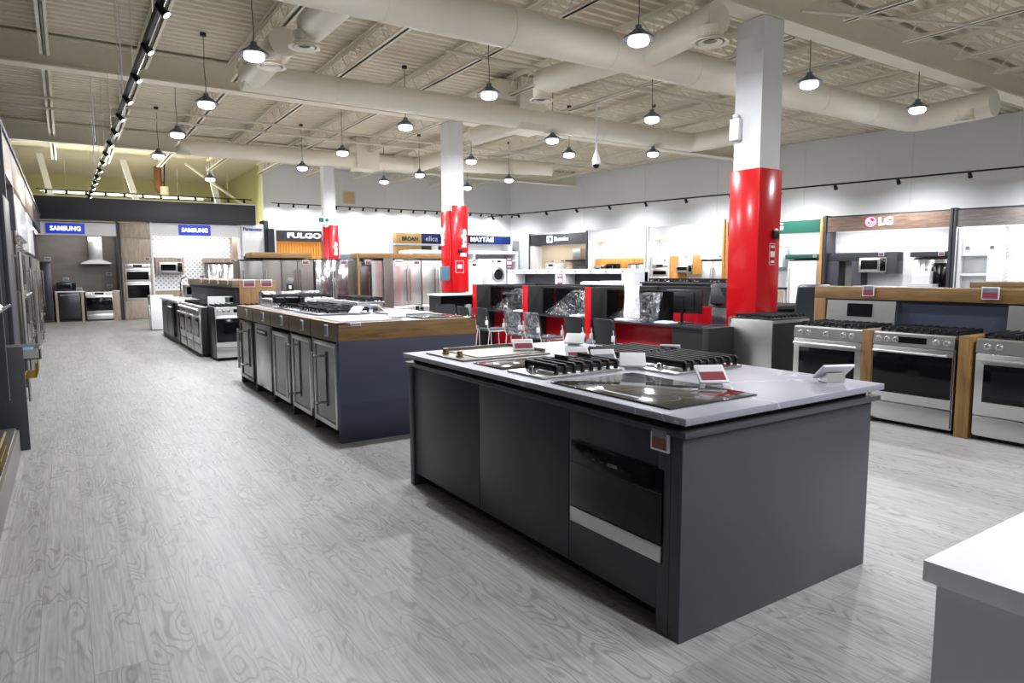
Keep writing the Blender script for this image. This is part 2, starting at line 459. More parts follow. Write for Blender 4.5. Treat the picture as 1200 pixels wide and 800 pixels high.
# girders
def girder(x0, x1, y, label, zb=4.96, zt=5.46):
    t = thing('steel_girder', label, 'beam', ((x0+x1)/2, y, zb), 0, 'cream steel girders')
    h = (x1-x0)/2; H = zt-zb
    MB().box(-h, h, -.16, .16, 0, .03).build('bottom_flange', 'steel_cream', t)
    MB().box(-h, h, -.012, .012, .03, H-.03).build('web', 'steel_cream', t)
    MB().box(-h, h, -.16, .16, H-.03, H).build('top_flange', 'steel_cream', t)
    return t
girder(-1.3, 20.3, 6.14, 'cream steel girder resting on the nearest red and white column')
girder(-1.3, 19.0, 14.08, 'cream steel girder resting on the middle red and white column')
girder(-1.3, 17.6, 21.9, 'cream steel girder above the fridges, resting on the farthest column')

# bar joists along y
def joist(x, y0, y1, label, zb=5.06, zt=5.44):
    t = thing('bar_joist', label, 'joist', (x, (y0+y1)/2, zb), 0, 'open web roof joists')
    h = (y1-y0)/2; H = zt-zb
    m = MB()
    m.box(-.07, -.012, -h*.93, h*.93, 0, .012); m.box(.012, .07, -h*.93, h*.93, 0, .012)
    m.box(-.024, -.012, -h*.93, h*.93, 0, .06); m.box(.012, .024, -h*.93, h*.93, 0, .06)
    m.build('bottom_chord', 'steel_cream', t)
    m = MB(); m.box(-.06, -.01, -h, h, H-.012, H); m.box(.01, .06, -h, h, H-.012, H); m.box(-.02, -.01, -h, h, H-.06, H); m.box(.01, .02, -h, h, H-.06, H)
    m.build('top_chord', 'steel_cream', t)
    m = MB(); n = max(2, int(2*h/.62)); st = 2*h*.93/n
    for i in range(n):
        a = -h*.93+i*st
        m.cyl((0, a, .02), (0, a+st/2, H-.03), .012, n=5); m.cyl((0, a+st/2, H-.03), (0, a+st, .02), .012, n=5)
        m.cyl((0, a, .02), (0, a, H-.03), .007, n=4)
    m.build('web_bars', 'steel_cream', t)
    return t
JX = [-.06, 1.35, 2.85, 4.4, 6.05, 7.75, 9.55, 11.2, 12.85, 14.4, 16.0]
ordn = ['first', 'second', 'third', 'fourth', 'fifth', 'sixth', 'seventh', 'eighth', 'ninth', 'tenth', 'eleventh', 'twelfth']
for bi, (y0, y1, nm) in enumerate(((-1.5, 6.0, 'before the nearest girder'), (6.28, 13.94, 'between the nearest and the middle girder'), (14.22, 21.76, 'between the middle and the farthest girder'), (22.04, 25.9, 'beyond the farthest girder'))):
    for i, x in enumerate(JX):
        if bi == 0 and x < 7: continue
        if bi == 3 and x > 15: continue
        joist(x, y0, y1, 'cream open web joist %s, %s from the left' % (nm, ordn[i]))

# round ducts
def duct(name, pts, r, label, elbows=True):
    t = thing(name, label, 'duct', pts[0], 0, 'round air ducts')
    o = Vector(pts[0]); P = [Vector(p)-o for p in pts]
    m = MB()
    # smooth the corners
    Q = [P[0]]
    for i in range(1, len(P)-1):
        a, b, c = P[i-1], P[i], P[i+1]
        d1 = (a-b).normalized(); d2 = (c-b).normalized(); k = r*1.4
        for q in range(7):
            u = q/6; Q.append((b+d1*k)*(1-u)**2+b*2*u*(1-u)+(b+d2*k)*u**2)
    Q.append(P[-1])
    m.tube(Q, r, 22).build('duct_pipe', 'duct_cream', t)
    for a, b in zip(P, P[1:]):
        L = (b-a).length; n = int(L/1.5); d = (b-a).normalized()
        for i in range(1, n):
            c = a+d*(L*i/n); MB().cyl(c-d*.015, c+d*.015, r+.006, n=22).build('seam_band', 'duct_cream', t)
    return t
def diffuser(x, y, z, label, r=.17):
    t = thing('ceiling_diffuser', label, 'air vent', (x, y, z), 0, 'round air diffusers')
    MB().lathe([(r*.8, .16), (r*.8, .03), (r*.95, .0), (r*1.15, -.02), (r*1.15, -.035), (r*.92, -.02), (r*.9, .0)], n=28, caps=False).build('outer_ring', 'duct_cream', t)
    MB().lathe([(r*.45, .03), (r*.75, -.02), (r*.75, -.03), (r*.45, -.01)], n=28, caps=False).build('inner_cone', 'duct_cream', t)
    MB().lathe([(.02, .05), (r*.8, .05), (r*.8, .045), (.02, .045)], n=24).build('throat', 'black_matte', t)
    return t
duct('air_duct', [(1.5, 7.4, 4.58), (14.9, 7.4, 4.62), (14.9, 5.9, 4.66)], .25, 'long cream duct crossing in front of the nearest lamps and turning towards the range wall')
diffuser(14.2, 6.1, 4.33, 'round vent under the duct end above the range wall')
duct('air_duct', [(2.55, 11.7, 4.66), (13.4, 11.95, 4.72), (13.4, 9.6, 4.72)], .225, 'cream duct in front of the middle girder, ending right of the camera pole')
duct('air_duct', [(2.72, 11.7, 4.66), (2.72, 9.8, 4.70)], .2, 'short cream branch duct over the left aisle, feeding the far one of its two vents')
diffuser(2.58, 9.95, 4.40, 'round ceiling vent above the left aisle, the farther of two beside the bright lamp')
duct('air_duct', [(2.85, 8.95, 4.68), (2.85, 6.5, 4.64)], .2, 'short cream branch duct rising to the upper edge over the left aisle')
diffuser(2.74, 8.95, 4.42, 'round ceiling vent above the left aisle, the nearer of two beside the bright lamp')
duct('air_duct', [(6.7, 9.2, 4.60), (6.9, 7.3, 4.58)], .2, 'cream branch duct above the middle column, joining the long front duct from behind')
diffuser(6.68, 9.2, 4.33, 'round ceiling vent left of the square duct box')
duct('air_duct', [(7.15, 7.4, 4.62), (7.1, 5.95, 4.72)], .2, 'cream branch duct in front of the long duct, ending beside the big column')
diffuser(7.0, 6.0, 4.42, 'large round ceiling vent left of the big column top', .2)
duct('air_duct', [(7.6, 13.0, 4.45), (8.3, 11.9, 4.66)], .19, 'cream branch duct behind the middle column, angled to the right')
duct('air_duct', [(2.7, 19.6, 4.78), (9.4, 19.6, 4.84), (9.4, 17.6, 4.84)], .21, 'cream duct above the fridges in front of the farthest girder')
diffuser(9.4, 17.7, 4.56, 'round ceiling vent above the washers at the back')
diffuser(2.7, 19.2, 4.56, 'round ceiling vent above the wall oven display')
duct('air_duct', [(12.9, 17.2, 4.7), (10.2, 18.6, 4.78)], .2, 'cream branch duct near the back right, behind the hanging camera')
# rectangular riser box
t = thing('duct_box', 'square cream duct box dropping through the roof left of the hanging camera', 'duct', (8.25, 11.95, 4.42))
B(-.32, .32, -.3, .3, 0, 1.05, b=.01).build('duct_riser', 'duct_cream', t)
B(-.78, -.33, -.22, .22, .55, .95, b=.01).build('side_box', 'duct_cream', t)
t = thing('duct_box', 'square cream duct box above the wooden fridge display at the back', 'duct', (7.7, 19.6, 4.55))
B(-.35, .35, -.3, .3, 0, .92, b=.01).build('duct_riser', 'duct_cream', t)

# sprinkler pipes
def pipe(pts, r, label):
    o = Vector(pts[0])
    ob = MB().tube([Vector(p)-o for p in pts], r, 8).build('sprinkler_pipe', 'sprinkler', loc=o)
    return tag(ob, label, 'pipe', 'thin overhead pipes')
pipe([(-1.2, 16.5, 4.98), (16, 16.9, 4.98)], .03, 'thin cream pipe crossing behind the middle girder')
pipe([(-1.2, 17.6, 5.0), (16, 18.0, 5.0)], .03, 'thin cream pipe just ahead of the farthest girder')
pipe([(5.2, 9.7, 4.98), (16.5, 9.7, 4.98)], .03, 'thin cream pipe running behind the long front duct')
pipe([(8.3, 5.6, 4.92), (14.5, 3.2, 4.92)], .022, 'thin cream rod slanting right from the big column head')

# ================================================================ COLUMNS
def column(cx, cy, w, label, zred0, zred1, clad, txt=False, name='column'):
    t = thing('clad_column', label, 'column', (cx, cy, 0))
    h = w/2
    B(-h, h, -h, h, 0, 4.95).build('shaft', 'white_paint', t, smooth=False)
    k = h+clad
    B(-k, k, -k, k, zred0, zred1, b=.004).build('cladding', 'red_gloss', t)
    return t, k
# nearest column (corner towards the camera at 8.05, 5.93)
t, k = column(8.29, 6.22, .44, 'square column nearest the camera, white above and glossy red below', 0, 2.93, .03)
def col_notice(t, k, x, z, w=.13, h=.3):
    f = B(x-w/2, x+w/2, -k-.006, -k, z-h/2, z+h/2).build('notice_frame', 'white_paint', t)
    B(x-w/2+.008, x+w/2-.008, -k-.009, -k-.005, z-h/2+.008, z+h/2-.008).build('notice_red', 'red_panel', f)
    B(x-w/2+.02, x+w/2-.02, -k-.012, -k-.008, z-.04, z+.04).build('notice_sheet', 'paper', f)
    B(x-w/2+.025, x+w/2-.025, -k-.012, -k-.008, z+h/2-.06, z+h/2-.03).build('notice_line', 'paper', f)
    B(x-w/2+.025, x+w/2-.025, -k-.012, -k-.008, z-h/2+.03, z-h/2+.06).build('notice_line', 'paper', f)
col_notice(t, k, .08, 1.75)
c = thing('wall_camera', 'small black dome device on the red face of the nearest column', 'camera', (8.40, 6.22-k, 2.02))
B(-.05, .05, -.06, 0, -.06, .06, b=.015).build('housing', 'black_plastic', c)
MB().lathe([(.01, .06), (.03, .05), (.03, .03), (.01, .02)], (0, -.03, .03)).build('cap', 'white_plastic', c)
c = thing('emergency_light', 'small white box on the left side of the nearest column shaft', 'fixture', (8.06, 6.38, 3.5))
B(-.08, 0, -.08, .08, -.15, .15, b=.01).build('housing', 'white_plastic', c)
MB().lathe([(.02, .0), (.045, .03), (.045, .06), (.02, .07)], (-.04, 0, .14)).build('lamp_head', 'white_plastic', c)

# middle column with two red fins
def info_col(cx, cy, w, label, z1, z2, side):
    t = thing('clad_column', label, 'column', (cx, cy, 0)); h = w/2
    B(-h, h, -h, h, 0, 4.95).build('shaft', 'white_paint', t, smooth=False)
    B(-h-.02, h+.02, -h-.02, h+.02, .0, z1, b=.004).build('cladding', 'red_gloss', t)
    return t, h
t, h = info_col(7.70, 14.15, .38, 'square column in the middle of the hall, white above with a red info panel', 2.93, 0, 0)
p = B(-h+.02, h+.06, -h-.09, -h-.025, 1.05, 3.05, b=.004).build('info_panel', 'red_gloss', t)
text('info_lettering', 'info', 'text_on', p, (h-.06, -h-.1, 2.3), .2, width=.42, height=.13, depth=.012, bold=.006, rot=(PI/2, -PI/2, 0))
text('info_lettering', 'info', 'text_on', t, (-h-.03, .12, 2.35), .2, width=.42, height=.12, depth=.012, bold=.006, rot=(PI/2, -PI/2, -PI/2))
B(h-.16, h+.0, -h-.1, -h-.088, 1.88, 1.96).build('white_square', 'paper', p)
B(-.02, .07, -h-.14, -h-.09, 1.96, 2.05, b=.01).build('camera_housing', 'black_plastic', p)
f = B(-.1, .12, -h-.1, -h-.09, 1.5, 1.78).build('notice_frame', 'white_paint', p)
B(-.09, .11, -h-.103, -h-.097, 1.51, 1.77).build('notice_red', 'red_panel', f)
B(-.05, .07, -h-.107, -h-.1, 1.6, 1.69).build('notice_sheet', 'paper', f)
c = thing('wall_screen', 'small blue grey tablet screen on the left side of the middle column', 'screen', (7.70-h-.02, 14.0, 1.35))
B(-.22, 0, -.05, .02, -.03, .3, b=.01).build('housing', 'grey_door', c)
B(-.2, -.02, -.056, -.05, -.01, .28).build('glass_panel', 'paper_blue', c)
# far column
t, h = info_col(7.38, 22.1, .36, 'farthest red and white column, partly hiding the black shop sign', 3.0, 0, 0)
p = B(-h+.1, h+.04, -h-.09, -h-.025, 1.0, 3.06, b=.004).build('info_panel', 'red_gloss', t)
text('info_lettering', 'info', 'text_on', p, (h-.08, -h-.1, 2.3), .2, width=.42, height=.12, depth=.012, bold=.006, rot=(PI/2, -PI/2, 0))
B(h-.14, h+.0, -h-.1, -h-.088, 1.88, 1.96).build('white_square', 'paper', p)
B(-.05, .05, -h-.13, -h-.09, 1.9, 1.98, b=.01).build('camera_housing', 'black_plastic', p)

# ================================================================ PENDANT LAMPS
def make_pendant():
    t = thing('pendant_lamp', '', 'lamp')
    MB().tube([(0, 0, .16), (.006, 0, .35), (-.008, 0, .6), (.004, 0, .85), (0, 0, 1.08)], .006, 5).build('cord', 'black_plastic', t)
    MB().lathe([(.02, .17), (.04, .16), (.04, .12), (.06, .11), (.065, .06), (.10, .05), (.11, .025), (.185, .012), (.19, .0), (.12, -.012)], n=28).build('housing', 'lamp_body', t)
    MB().lathe([(.125, -.008), (.13, -.03), (.12, -.055), (.09, -.072), (.03, -.08)], n=28).build('lens', 'lamp_on', t)
    m = MB()
    for i in range(12):
        a = 2*PI*i/12
        m.cyl((math.cos(a)*.06, math.sin(a)*.06, .10), (math.cos(a)*.17, math.sin(a)*.17, .018), .005, n=4)
    m.build('cooling_fins', 'lamp_body', t)
    MB().lathe([(.01, 1.14), (.05, 1.13), (.05, 1.08), (.01, 1.07)], n=16).build('ceiling_hook', 'black_plastic', t)
    return t
PEND = [(2.22, 9.39, 'over the left aisle, nearest in its row'), (2.14, 12.45, 'over the left aisle, second in its row'),
        (2.08, 15.45, 'over the left aisle, third in its row'), (2.05, 18.45, 'over the left aisle, farthest in its row'),
        (5.62, 15.7, 'over the second island, third along from the front'), (5.68, 12.3, 'left of the middle column, second along'),
        (5.8, 9.4, 'above the second island, left of the long duct'), (6.0, 6.25, 'largest, hanging top centre over the front island'),
        (9.25, 9.25, 'hanging over the red desks, left of the nearest column'), (9.55, 6.27, 'right of the nearest column'),
        (12.65, 6.2, 'farthest right, over the green and wooden shop fronts'), (8.9, 11.85, 'just behind the square duct box'),
        (10.3, 13.05, 'right of the hanging camera, small and far'), (11.95, 11.9, 'low beside the nearest column, in the far rows'),
        (5.5, 18.5, 'above the farthest column, left'), (8.8, 15.15, 'just right of the middle column'),
        (11.55, 17.6, 'far back near the room corner'), (8.45, 19.95, 'above the two tan and navy shop signs'),
        (8.75, 18.05, 'left of the middle column, far back'), (11.4, 19.9, 'farthest back, above the navy shop sign'),
        (3.8, 22.1, 'over the black header wall')]
proto = make_pendant()
for i, (x, y, d) in enumerate(PEND):
    o = proto if i == 0 else dup(proto)
    o.location = (x, y, 4.33); o['label'] = 'round pendant lamp ' + d; o['group'] = 'pendant lamps'
LAMPS = [(x, y) for x, y, d in PEND] + [(2.3, 6.2), (13, 3.2), (9.6, .2), (6.0, .2), (2.3, -1.2), (2.3, -3), (6, -3)]
for x, y in LAMPS:
    if (x, y) not in [(a, b) for a, b, c in PEND] :
        # unseen lamps outside the frame, some added to light island end and counter
        if y < 6.5 or x < 0 or x > 12.9:
            o = dup(proto, (x, y, 4.33)); o['group'] = 'pendant lamps'
            o['label'] = 'unseen pendant lamp outside the picture, bay %d row %d' % (round(x), round(y))
    area('lamp_light', (x, y, 4.245), .2, 112, (.93, .96, 1.0))
    pl = bpy.data.lights.new('lamp_glow', 'POINT'); pl.energy = 14; pl.color = (.95, .97, 1); pl.shadow_soft_size = .03
    po = bpy.data.objects.new('lamp_glow', pl); COL.objects.link(po); po.location = (x, y, 4.235)
# ================================================================ BUILDERS (local: x right, -y towards the viewer, z up)
def price_tag(loc, rz, label, w=.11, h=.085, tilt=0, group='electronic price tags', col='tag_red'):
    """flat electronic price tag fixed on a face looking towards -y"""
    t = thing('price_tag', label, 'price tag', loc, rz, group)
    R = Matrix.Rotation(tilt, 4, 'X')
    B(-w/2, w/2, -.012, 0, -h/2, h/2, b=.003, mat=R).build('frame', 'white_plastic', t)
    s = B(-w/2+.01, w/2-.01, -.014, -.011, h*.08, h/2-.01, mat=R).build('price_area', 'tag_grey', t)
    B(-w/2+.01, w/2-.01, -.014, -.011, -h/2+.01, h*.08, mat=R).build('offer_area', col, t)
    return t
def stand_tag(loc, rz, label, w=.15, h=.11, col='tag_red', base=True):
    """price tag leaning back on a small foot"""
    t = thing('price_tag', label, 'price tag', loc, rz, 'counter top price tags')
    R = Matrix.Translation((0, 0, .012)) @ Matrix.Rotation(math.radians(-52), 4, 'X')
    B(-w/2, w/2, -.014, 0, 0, h, b=.003, mat=R).build('frame', 'white_plastic', t)
    if col:
        B(-w/2+.013, w/2-.013, -.017, -.013, .013, h*.55, mat=R).build('offer_area', col, t)
        B(-w/2+.013, w/2-.013, -.017, -.013, h*.57, h-.013, mat=R).build('price_area', 'white_paint', t)
    MB().prism([(-.01, 0), (.07, 0), (.065, .05), (.055, .05)], 'x', -w*.3, w*.3).build('foot', 'stainless', t)
    return t

def knob(parent, x, y, z, r=.022, mat='stainless', n='knob', d=.035):
    ob = MB().lathe([(r*1.15, 0), (r*1.15, -.008), (r, -.01), (r*.88, -d), (r*.5, -d-.003)], n=18, axis='y').build(n, mat, parent)
    ob.location = (x, y, z)
    B(-.003, .003, -d-.008, -d+.002, -r*.7, r*.7).build('pointer', 'chrome', ob)
    return ob
def bar_handle(parent, x0, x1, y, z, r=.011, off=.045, mat='stainless_h', name='handle'):
    m = MB(); m.cyl((x0, y-off, z), (x1, y-off, z), r, n=12)
    for x in (x0+.03, x1-.03): m.cyl((x, y+.005, z), (x, y-off, z), r*.8, n=8)
    return m.build(name, mat, parent)
def vbar_handle(parent, x, y, z0, z1, r=.011, off=.05, mat='stainless', name='handle'):
    m = MB(); m.cyl((x, y-off, z0), (x, y-off, z1), r, n=12)
    for z in (z0+.04, z1-.04): m.cyl((x, y+.005, z), (x, y-off, z), r*.8, n=8)
    return m.build(name, mat, parent)
def grate_mesh(x0, x1, y0, y1, z, nb=4, t=.011, h=.028, along='x', cross=3):
    m = MB()
    m.box(x0, x0+t, y0, y1, z, z+h*.8); m.box(x1-t, x1, y0, y1, z, z+h*.8)
    for i in range(0, nb+2):
        y = y0+.02+(y1-y0-.04)*i/(nb+1); m.box(x0, x1, y-t/2, y+t/2, z+.002, z+h*.7)
    nx = cross+2
    for i in range(nx):
        x = x0+t/2+(x1-x0-t)*i/(nx-1)
        # fingers: raised bar with rounded drop at both ends
        m.prism([(y0+.006, z-.014), (y0+.024, z-.014), (y0+.024, z+h*.6), (y1-.024, z+h*.6), (y1-.024, z-.014), (y1-.006, z-.014), (y1, z+h*.7), (y1-.01, z+h+.006), (y0+.01, z+h+.006), (y0, z+h*.7)], 'x', x-t/2, x+t/2)
    for x in (x0+.01, x1-.02):
        for y in (y0+.01, y1-.02): m.box(x, x+.012, y, y+.012, z-.014, z)
    return m
def burner(parent, x, y, z, r=.045):
    ob = MB().lathe([(r*1.2, 0), (r*1.2, .008), (r, .01), (r*.9, .018), (.004, .02)], n=20).build('burner', 'black_plastic', parent)
    ob.location = (x, y, z); return ob

def gas_range(loc, rz, label, w=.76, d=.66, hgt=.915, guard=0, style='knobs_front', side='stainless', group=None, kmat='stainless', drawer=True, front='stainless', glass=True, grates=True, tagd=None):
    """freestanding gas range"""
    t = thing('gas_range', label, 'range', loc, rz, group)
    h = w/2
    B(-h, h, .0, d, .04, hgt-.02, b=.004).build('body', side, t)
    B(-h+.03, h-.03, .06, d-.03, 0, .045).build('plinth', 'black_matte', t)
    B(-h+.01, h-.01, d, d+.012, .05, hgt-.06, b=.003).build('back_panel', 'black_matte', t)
    B(-h, h, .02, d, hgt-.02, hgt, b=.004).build('cooktop', 'black_plastic' if style != 'steel' else 'stainless', t)
    if grates:
        n = 3
        for i in range(n):
            x0 = -h+.02+(w-.04)*i/n; x1 = -h+.02+(w-.04)*(i+1)/n-.006
            grate_mesh(x0, x1, .07, d-.06, hgt+.012, nb=4, cross=2).build('grate', 'cast_iron', t)
        for x in (-h+.15, h-.15):
            for y in (.2, d-.18): burner(t, x, y, hgt)
        burner(t, 0, d/2, hgt, .055)
    # sloped control panel
    z0 = hgt-.125
    MB().prism([(.0, z0), (-.035, z0), (-.028, hgt-.012), (-.01, hgt), (.03, hgt)], 'x', -h, h).build('control_panel', front, t)
    if style == 'slide':
        MB().box(-.13, .13, -.034, -.024, z0+.03, hgt-.035).build('display', 'black_glass', t)
        ks = (-h+.06, -h+.14, -h+.22, h-.15, h-.06)
    else:
        ks = (-h+.09, -h+.18, 0, h-.2, h-.11)
    for x in ks: knob(t, x, -.03, z0+.06, mat=kmat, r=.024)
    dz0 = .235 if drawer else .1
    od = B(-h+.004, h-.004, -.035, 0, dz0, z0-.008, b=.004).build('oven_door', front, t)
    top = z0-.1
    if style == 'slide':
        B(-h+.008, h-.008, -.039, -.03, dz0+.09, top+.03, b=.002).build('door_glass', 'black_glass', od)
    else:
        B(-h+.07, h-.07, -.039, -.03, dz0+.12, top, b=.002).build('door_glass', 'black_glass', od)
        B(-h+.13, h-.13, -.041, -.036, dz0+.17, top-.05).build('inner_window', 'screen', od)
    bar_handle(od, -h+.03, h-.03, -.035, z0-.055, r=.013)
    if drawer:
        dr = B(-h+.004, h-.004, -.03, 0, .06, dz0-.012, b=.004).build('storage_drawer', front, t)
    if guard:
        m = MB(); m.prism([(d-.09, hgt), (d-.07, hgt+guard), (d, hgt+guard), (d, hgt)], 'x', -h, h)
        g = m.build('backguard', front, t)
        m = MB(); m.prism([(d-.095+.02*.3, hgt+guard*.35), (d-.095+.02*.85, hgt+guard*.88), (d-.07, hgt+guard*.88), (d-.07, hgt+guard*.35)], 'x', -.14, .14)
        m.build('display', 'screen', g)
    return t

def fridge(loc, rz, label, w=.84, d=.72, hgt=1.8, style='french', mat='stainless', group=None, dispenser=False, side='slate', hmat='chrome', curved=False):
    t = thing('refrigerator', label, 'refrigerator', loc, rz, group); h = w/2
    B(-h, h, .07, d, .03, hgt-.03, b=.006).build('cabinet', side, t)
    B(-h+.03, h-.03, .1, d-.02, 0, .035).build('plinth', 'black_matte', t)
    B(-h+.02, h-.02, .04, .3, hgt-.03, hgt, b=.004).build('hinge_cover', 'black_plastic', t)
    def dm(x0, x1, z0, z1, name):
        n = 8
        if curved:
            pts = [(x0, .065)]+[(x0+(x1-x0)*i/n, .02-.02*math.sin(PI*i/n)) for i in range(n+1)]+[(x1, .065)]
            return MB().prism(pts, 'z', z0, z1).build(name, mat, t)
        return B(x0, x1, 0, .065, z0, z1, b=.008).build(name, mat, t)
    zs = .68
    if style in ('french', 'four'):
        a = dm(-h+.003, -.003, zs+.006, hgt-.035, 'door'); b = dm(.003, h-.003, zs+.006, hgt-.035, 'door')
        vbar_handle(a, -.05, 0, zs+.1, hgt-.25, mat=hmat); vbar_handle(b, .05, 0, zs+.1, hgt-.25, mat=hmat)
        if style == 'four':
            c = dm(-h+.003, h-.003, .38, zs-.006, 'drawer'); bar_handle(c, -h+.08, h-.08, 0, zs-.06, mat='chrome')
            c = dm(-h+.003, h-.003, .06, .374, 'freezer_drawer'); bar_handle(c, -h+.08, h-.08, 0, .32, mat='chrome')
        else:
            c = dm(-h+.003, h-.003, .06, zs-.006, 'freezer_drawer'); bar_handle(c, -h+.08, h-.08, 0, zs-.07, mat='chrome')
        if dispenser:
            q = B(-h+.09, -.1, -.006, .0, 1.02, 1.4, b=.006).build('dispenser', 'stainless_dark', a)
            B(-h+.11, -.12, -.01, -.002, 1.06, 1.26, b=.004).build('recess', 'black_plastic', q)
            B(-h+.15, -.16, -.014, -.006, 1.14, 1.22, b=.004).build('paddle', 'white_plastic', q)
    elif style == 'bottom':
        a = dm(-h+.003, h-.003, zs+.006, hgt-.035, 'door'); vbar_handle(a, h-.06, 0, zs+.12, hgt-.3, mat=hmat)
        c = dm(-h+.003, h-.003, .06, zs-.006, 'freezer_drawer'); bar_handle(c, -h+.08, h-.08, 0, zs-.07, mat='chrome')
    elif style == 'single':
        a = dm(-h+.003, h-.003, .06, hgt-.035, 'door'); vbar_handle(a, -h+.07, 0, .5, hgt-.25, mat=hmat)
    elif style == 'side':
        a = dm(-h+.003, -.003, .06, hgt-.035, 'door'); b = dm(.003, h-.003, .06, hgt-.035, 'door')
        vbar_handle(a, -.05, 0, .45, hgt-.25, mat=hmat); vbar_handle(b, .05, 0, .45, hgt-.25, mat=hmat)
    return t

def dishwasher(loc, rz, label, w=.6, hgt=.86, mat='stainless', pocket=False, group=None):
    t = thing('dishwasher', label, 'dishwasher', loc, rz, group); h = w/2
    B(-h, h, .02, .56, .1, hgt, b=.003).build('tub', 'stainless_dark', t)
    B(-h+.02, h-.02, .07, .5, 0, .1).build('kick_plate', 'black_matte', t)
    dr = B(-h+.003, h-.003, -.025, .018, .11, hgt, b=.005).build('door', mat, t)
    if pocket:
        B(-h+.1, h-.1, -.029, -.02, hgt-.13, hgt-.06, b=.004).build('pocket_handle', 'black_plastic', dr)
        B(-h+.14, h-.2, -.033, -.027, hgt-.1, hgt-.08).build('control_marks', 'white_plastic', dr)
    else:
        bar_handle(dr, -h+.05, h-.05, -.025, hgt-.08)
    return t

def wine_cooler(loc, rz, label, w=.6, hgt=.86, handle='v', frame='stainless', led=False, group=None, slim=False):
    t = thing('wine_cooler', label, 'wine cooler', loc, rz, group); h = w/2
    m = MB(); m.box(-h, h, .54, .56, .1, hgt); m.box(-h, -h+.02, .03, .55, .1, hgt); m.box(h-.02, h, .03, .55, .1, hgt); m.box(-h, h, .03, .55, .1, .12); m.box(-h, h, .03, .55, hgt-.02, hgt)
    m.build('cabinet', 'stainless_dark', t)
    B(-h+.02, h-.02, .07, .5, 0, .1).build('grille', 'black_matte', t)
    for k in range(5):
        z = .2+k*.13
        m = MB(); m.box(-h+.025, h-.025, .06, .075, z, z+.03); m.box(-h+.025, h-.025, .3, .31, z, z+.012)
        m.build('shelf', 'grey_wood', t)
    m = MB(); fw = .045
    m.box(-h+.003, -h+fw, -.03, .02, .105, hgt-.003, b=.003); m.box(h-fw, h-.003, -.03, .02, .105, hgt-.003, b=.003)
    m.box(-h+fw, h-fw, -.03, .02, .105, .105+fw, b=.003); m.box(-h+fw, h-fw, -.03, .02, hgt-fw, hgt-.003, b=.003)
    dr = m.build('door_frame', frame, t)
    B(-h+fw, h-fw, -.018, -.008, .105+fw, hgt-fw).build('door_glass', 'wine_glass_door', dr)
    if handle == 'v': vbar_handle(dr, -h+.03, -.03, .2, hgt-.08, r=.013, off=.06)
    elif handle == 'vr': vbar_handle(dr, -h+.16, -.03, .24, hgt-.12, r=.016, off=.06)
    if led:
        B(-.10, .10, .0, .01, .50, .525).build('red_display', 'red_led', t)
    return t

def oven_wall(loc, rz, label, w=.7, z0=.62, z1=1.83, mat='stainless', group=None):
    """double wall oven, front at y=0"""
    t = thing('wall_oven', label, 'oven', (loc[0], loc[1], z0), rz, group); h = w/2; H = z1-z0
    B(-h, h, .0, .5, 0, H, b=.004).build('body', mat, t)
    c = B(-h, h, -.03, 0, H-.14, H, b=.004).build('control_panel', mat, t)
    B(-.13, .13, -.034, -.028, H-.11, H-.03).build('display', 'screen', c)
    for x in (-h+.08, -h+.17, h-.17, h-.08): knob(c, x, -.03, H-.07, r=.018, mat='chrome')
    for a, b, nm in ((H*.52, H-.15, 'upper_door'), (.03, H*.51, 'lower_door')):
        d = B(-h+.004, h-.004, -.03, 0, a, b, b=.004).build(nm, mat, t)
        B(-h+.05, h-.05, -.034, -.028, a+.06, b-.1).build('door_glass', 'black_glass', d)
        bar_handle(d, -h+.04, h-.04, -.03, b-.045, r=.012)
    return t

def microwave(loc, rz, label, w=.72, hgt=.4, d=.35, mat='stainless', group=None, handle=True):
    t = thing('microwave_oven', label, 'microwave', loc, rz, group); h = w/2
    B(-h, h, 0, d, 0, hgt, b=.006).build('body', mat, t)
    dr = B(-h+.003, h*.55, -.025, 0, .03, hgt-.02, b=.006).build('door', mat, t)
    B(-h+.05, h*.4, -.029, -.022, .08, hgt-.07).build('door_glass', 'black_glass', dr)
    B(h*.58, h-.01, -.02, 0, .03, hgt-.02, b=.004).build('control_panel', 'black_glass', t)
    if handle: vbar_handle(dr, h*.48, -.02, .06, hgt-.06, r=.012, off=.035, mat='chrome')
    B(-h+.02, h-.02, .0, d-.02, -.01, 0).build('vent_grille', 'black_matte', t)
    return t

def glass_cooktop(x0, x1, y0, y1, z, label, name='induction_cooktop', mat='cooktop_glass', cat='cooktop', rings=4):
    cx, cy = (x0+x1)/2, (y0+y1)/2
    t = thing(name, label, cat, (cx, cy, z))
    B(x0-cx, x1-cx, y0-cy, y1-cy, 0, .007, b=.002).build('glass_panel', mat, t)
    w = x1-x0; l = y1-y0
    if rings:
        for sx in (-.25, .25):
            for sy in (-.27, .27):
                m = MB(); m.lathe([(.085, .0071), (.085, .0076), (.083, .0076), (.083, .0071)], n=32, caps=False)
                o = m.build('zone_ring', 'tag_grey', t); o.location = (sx*w, sy*l, 0)
        B(-w/2+.05, -w/2+.07, -l*.2, l*.2, .0071, .0076).build('touch_controls', 'tag_grey', t)
    return t

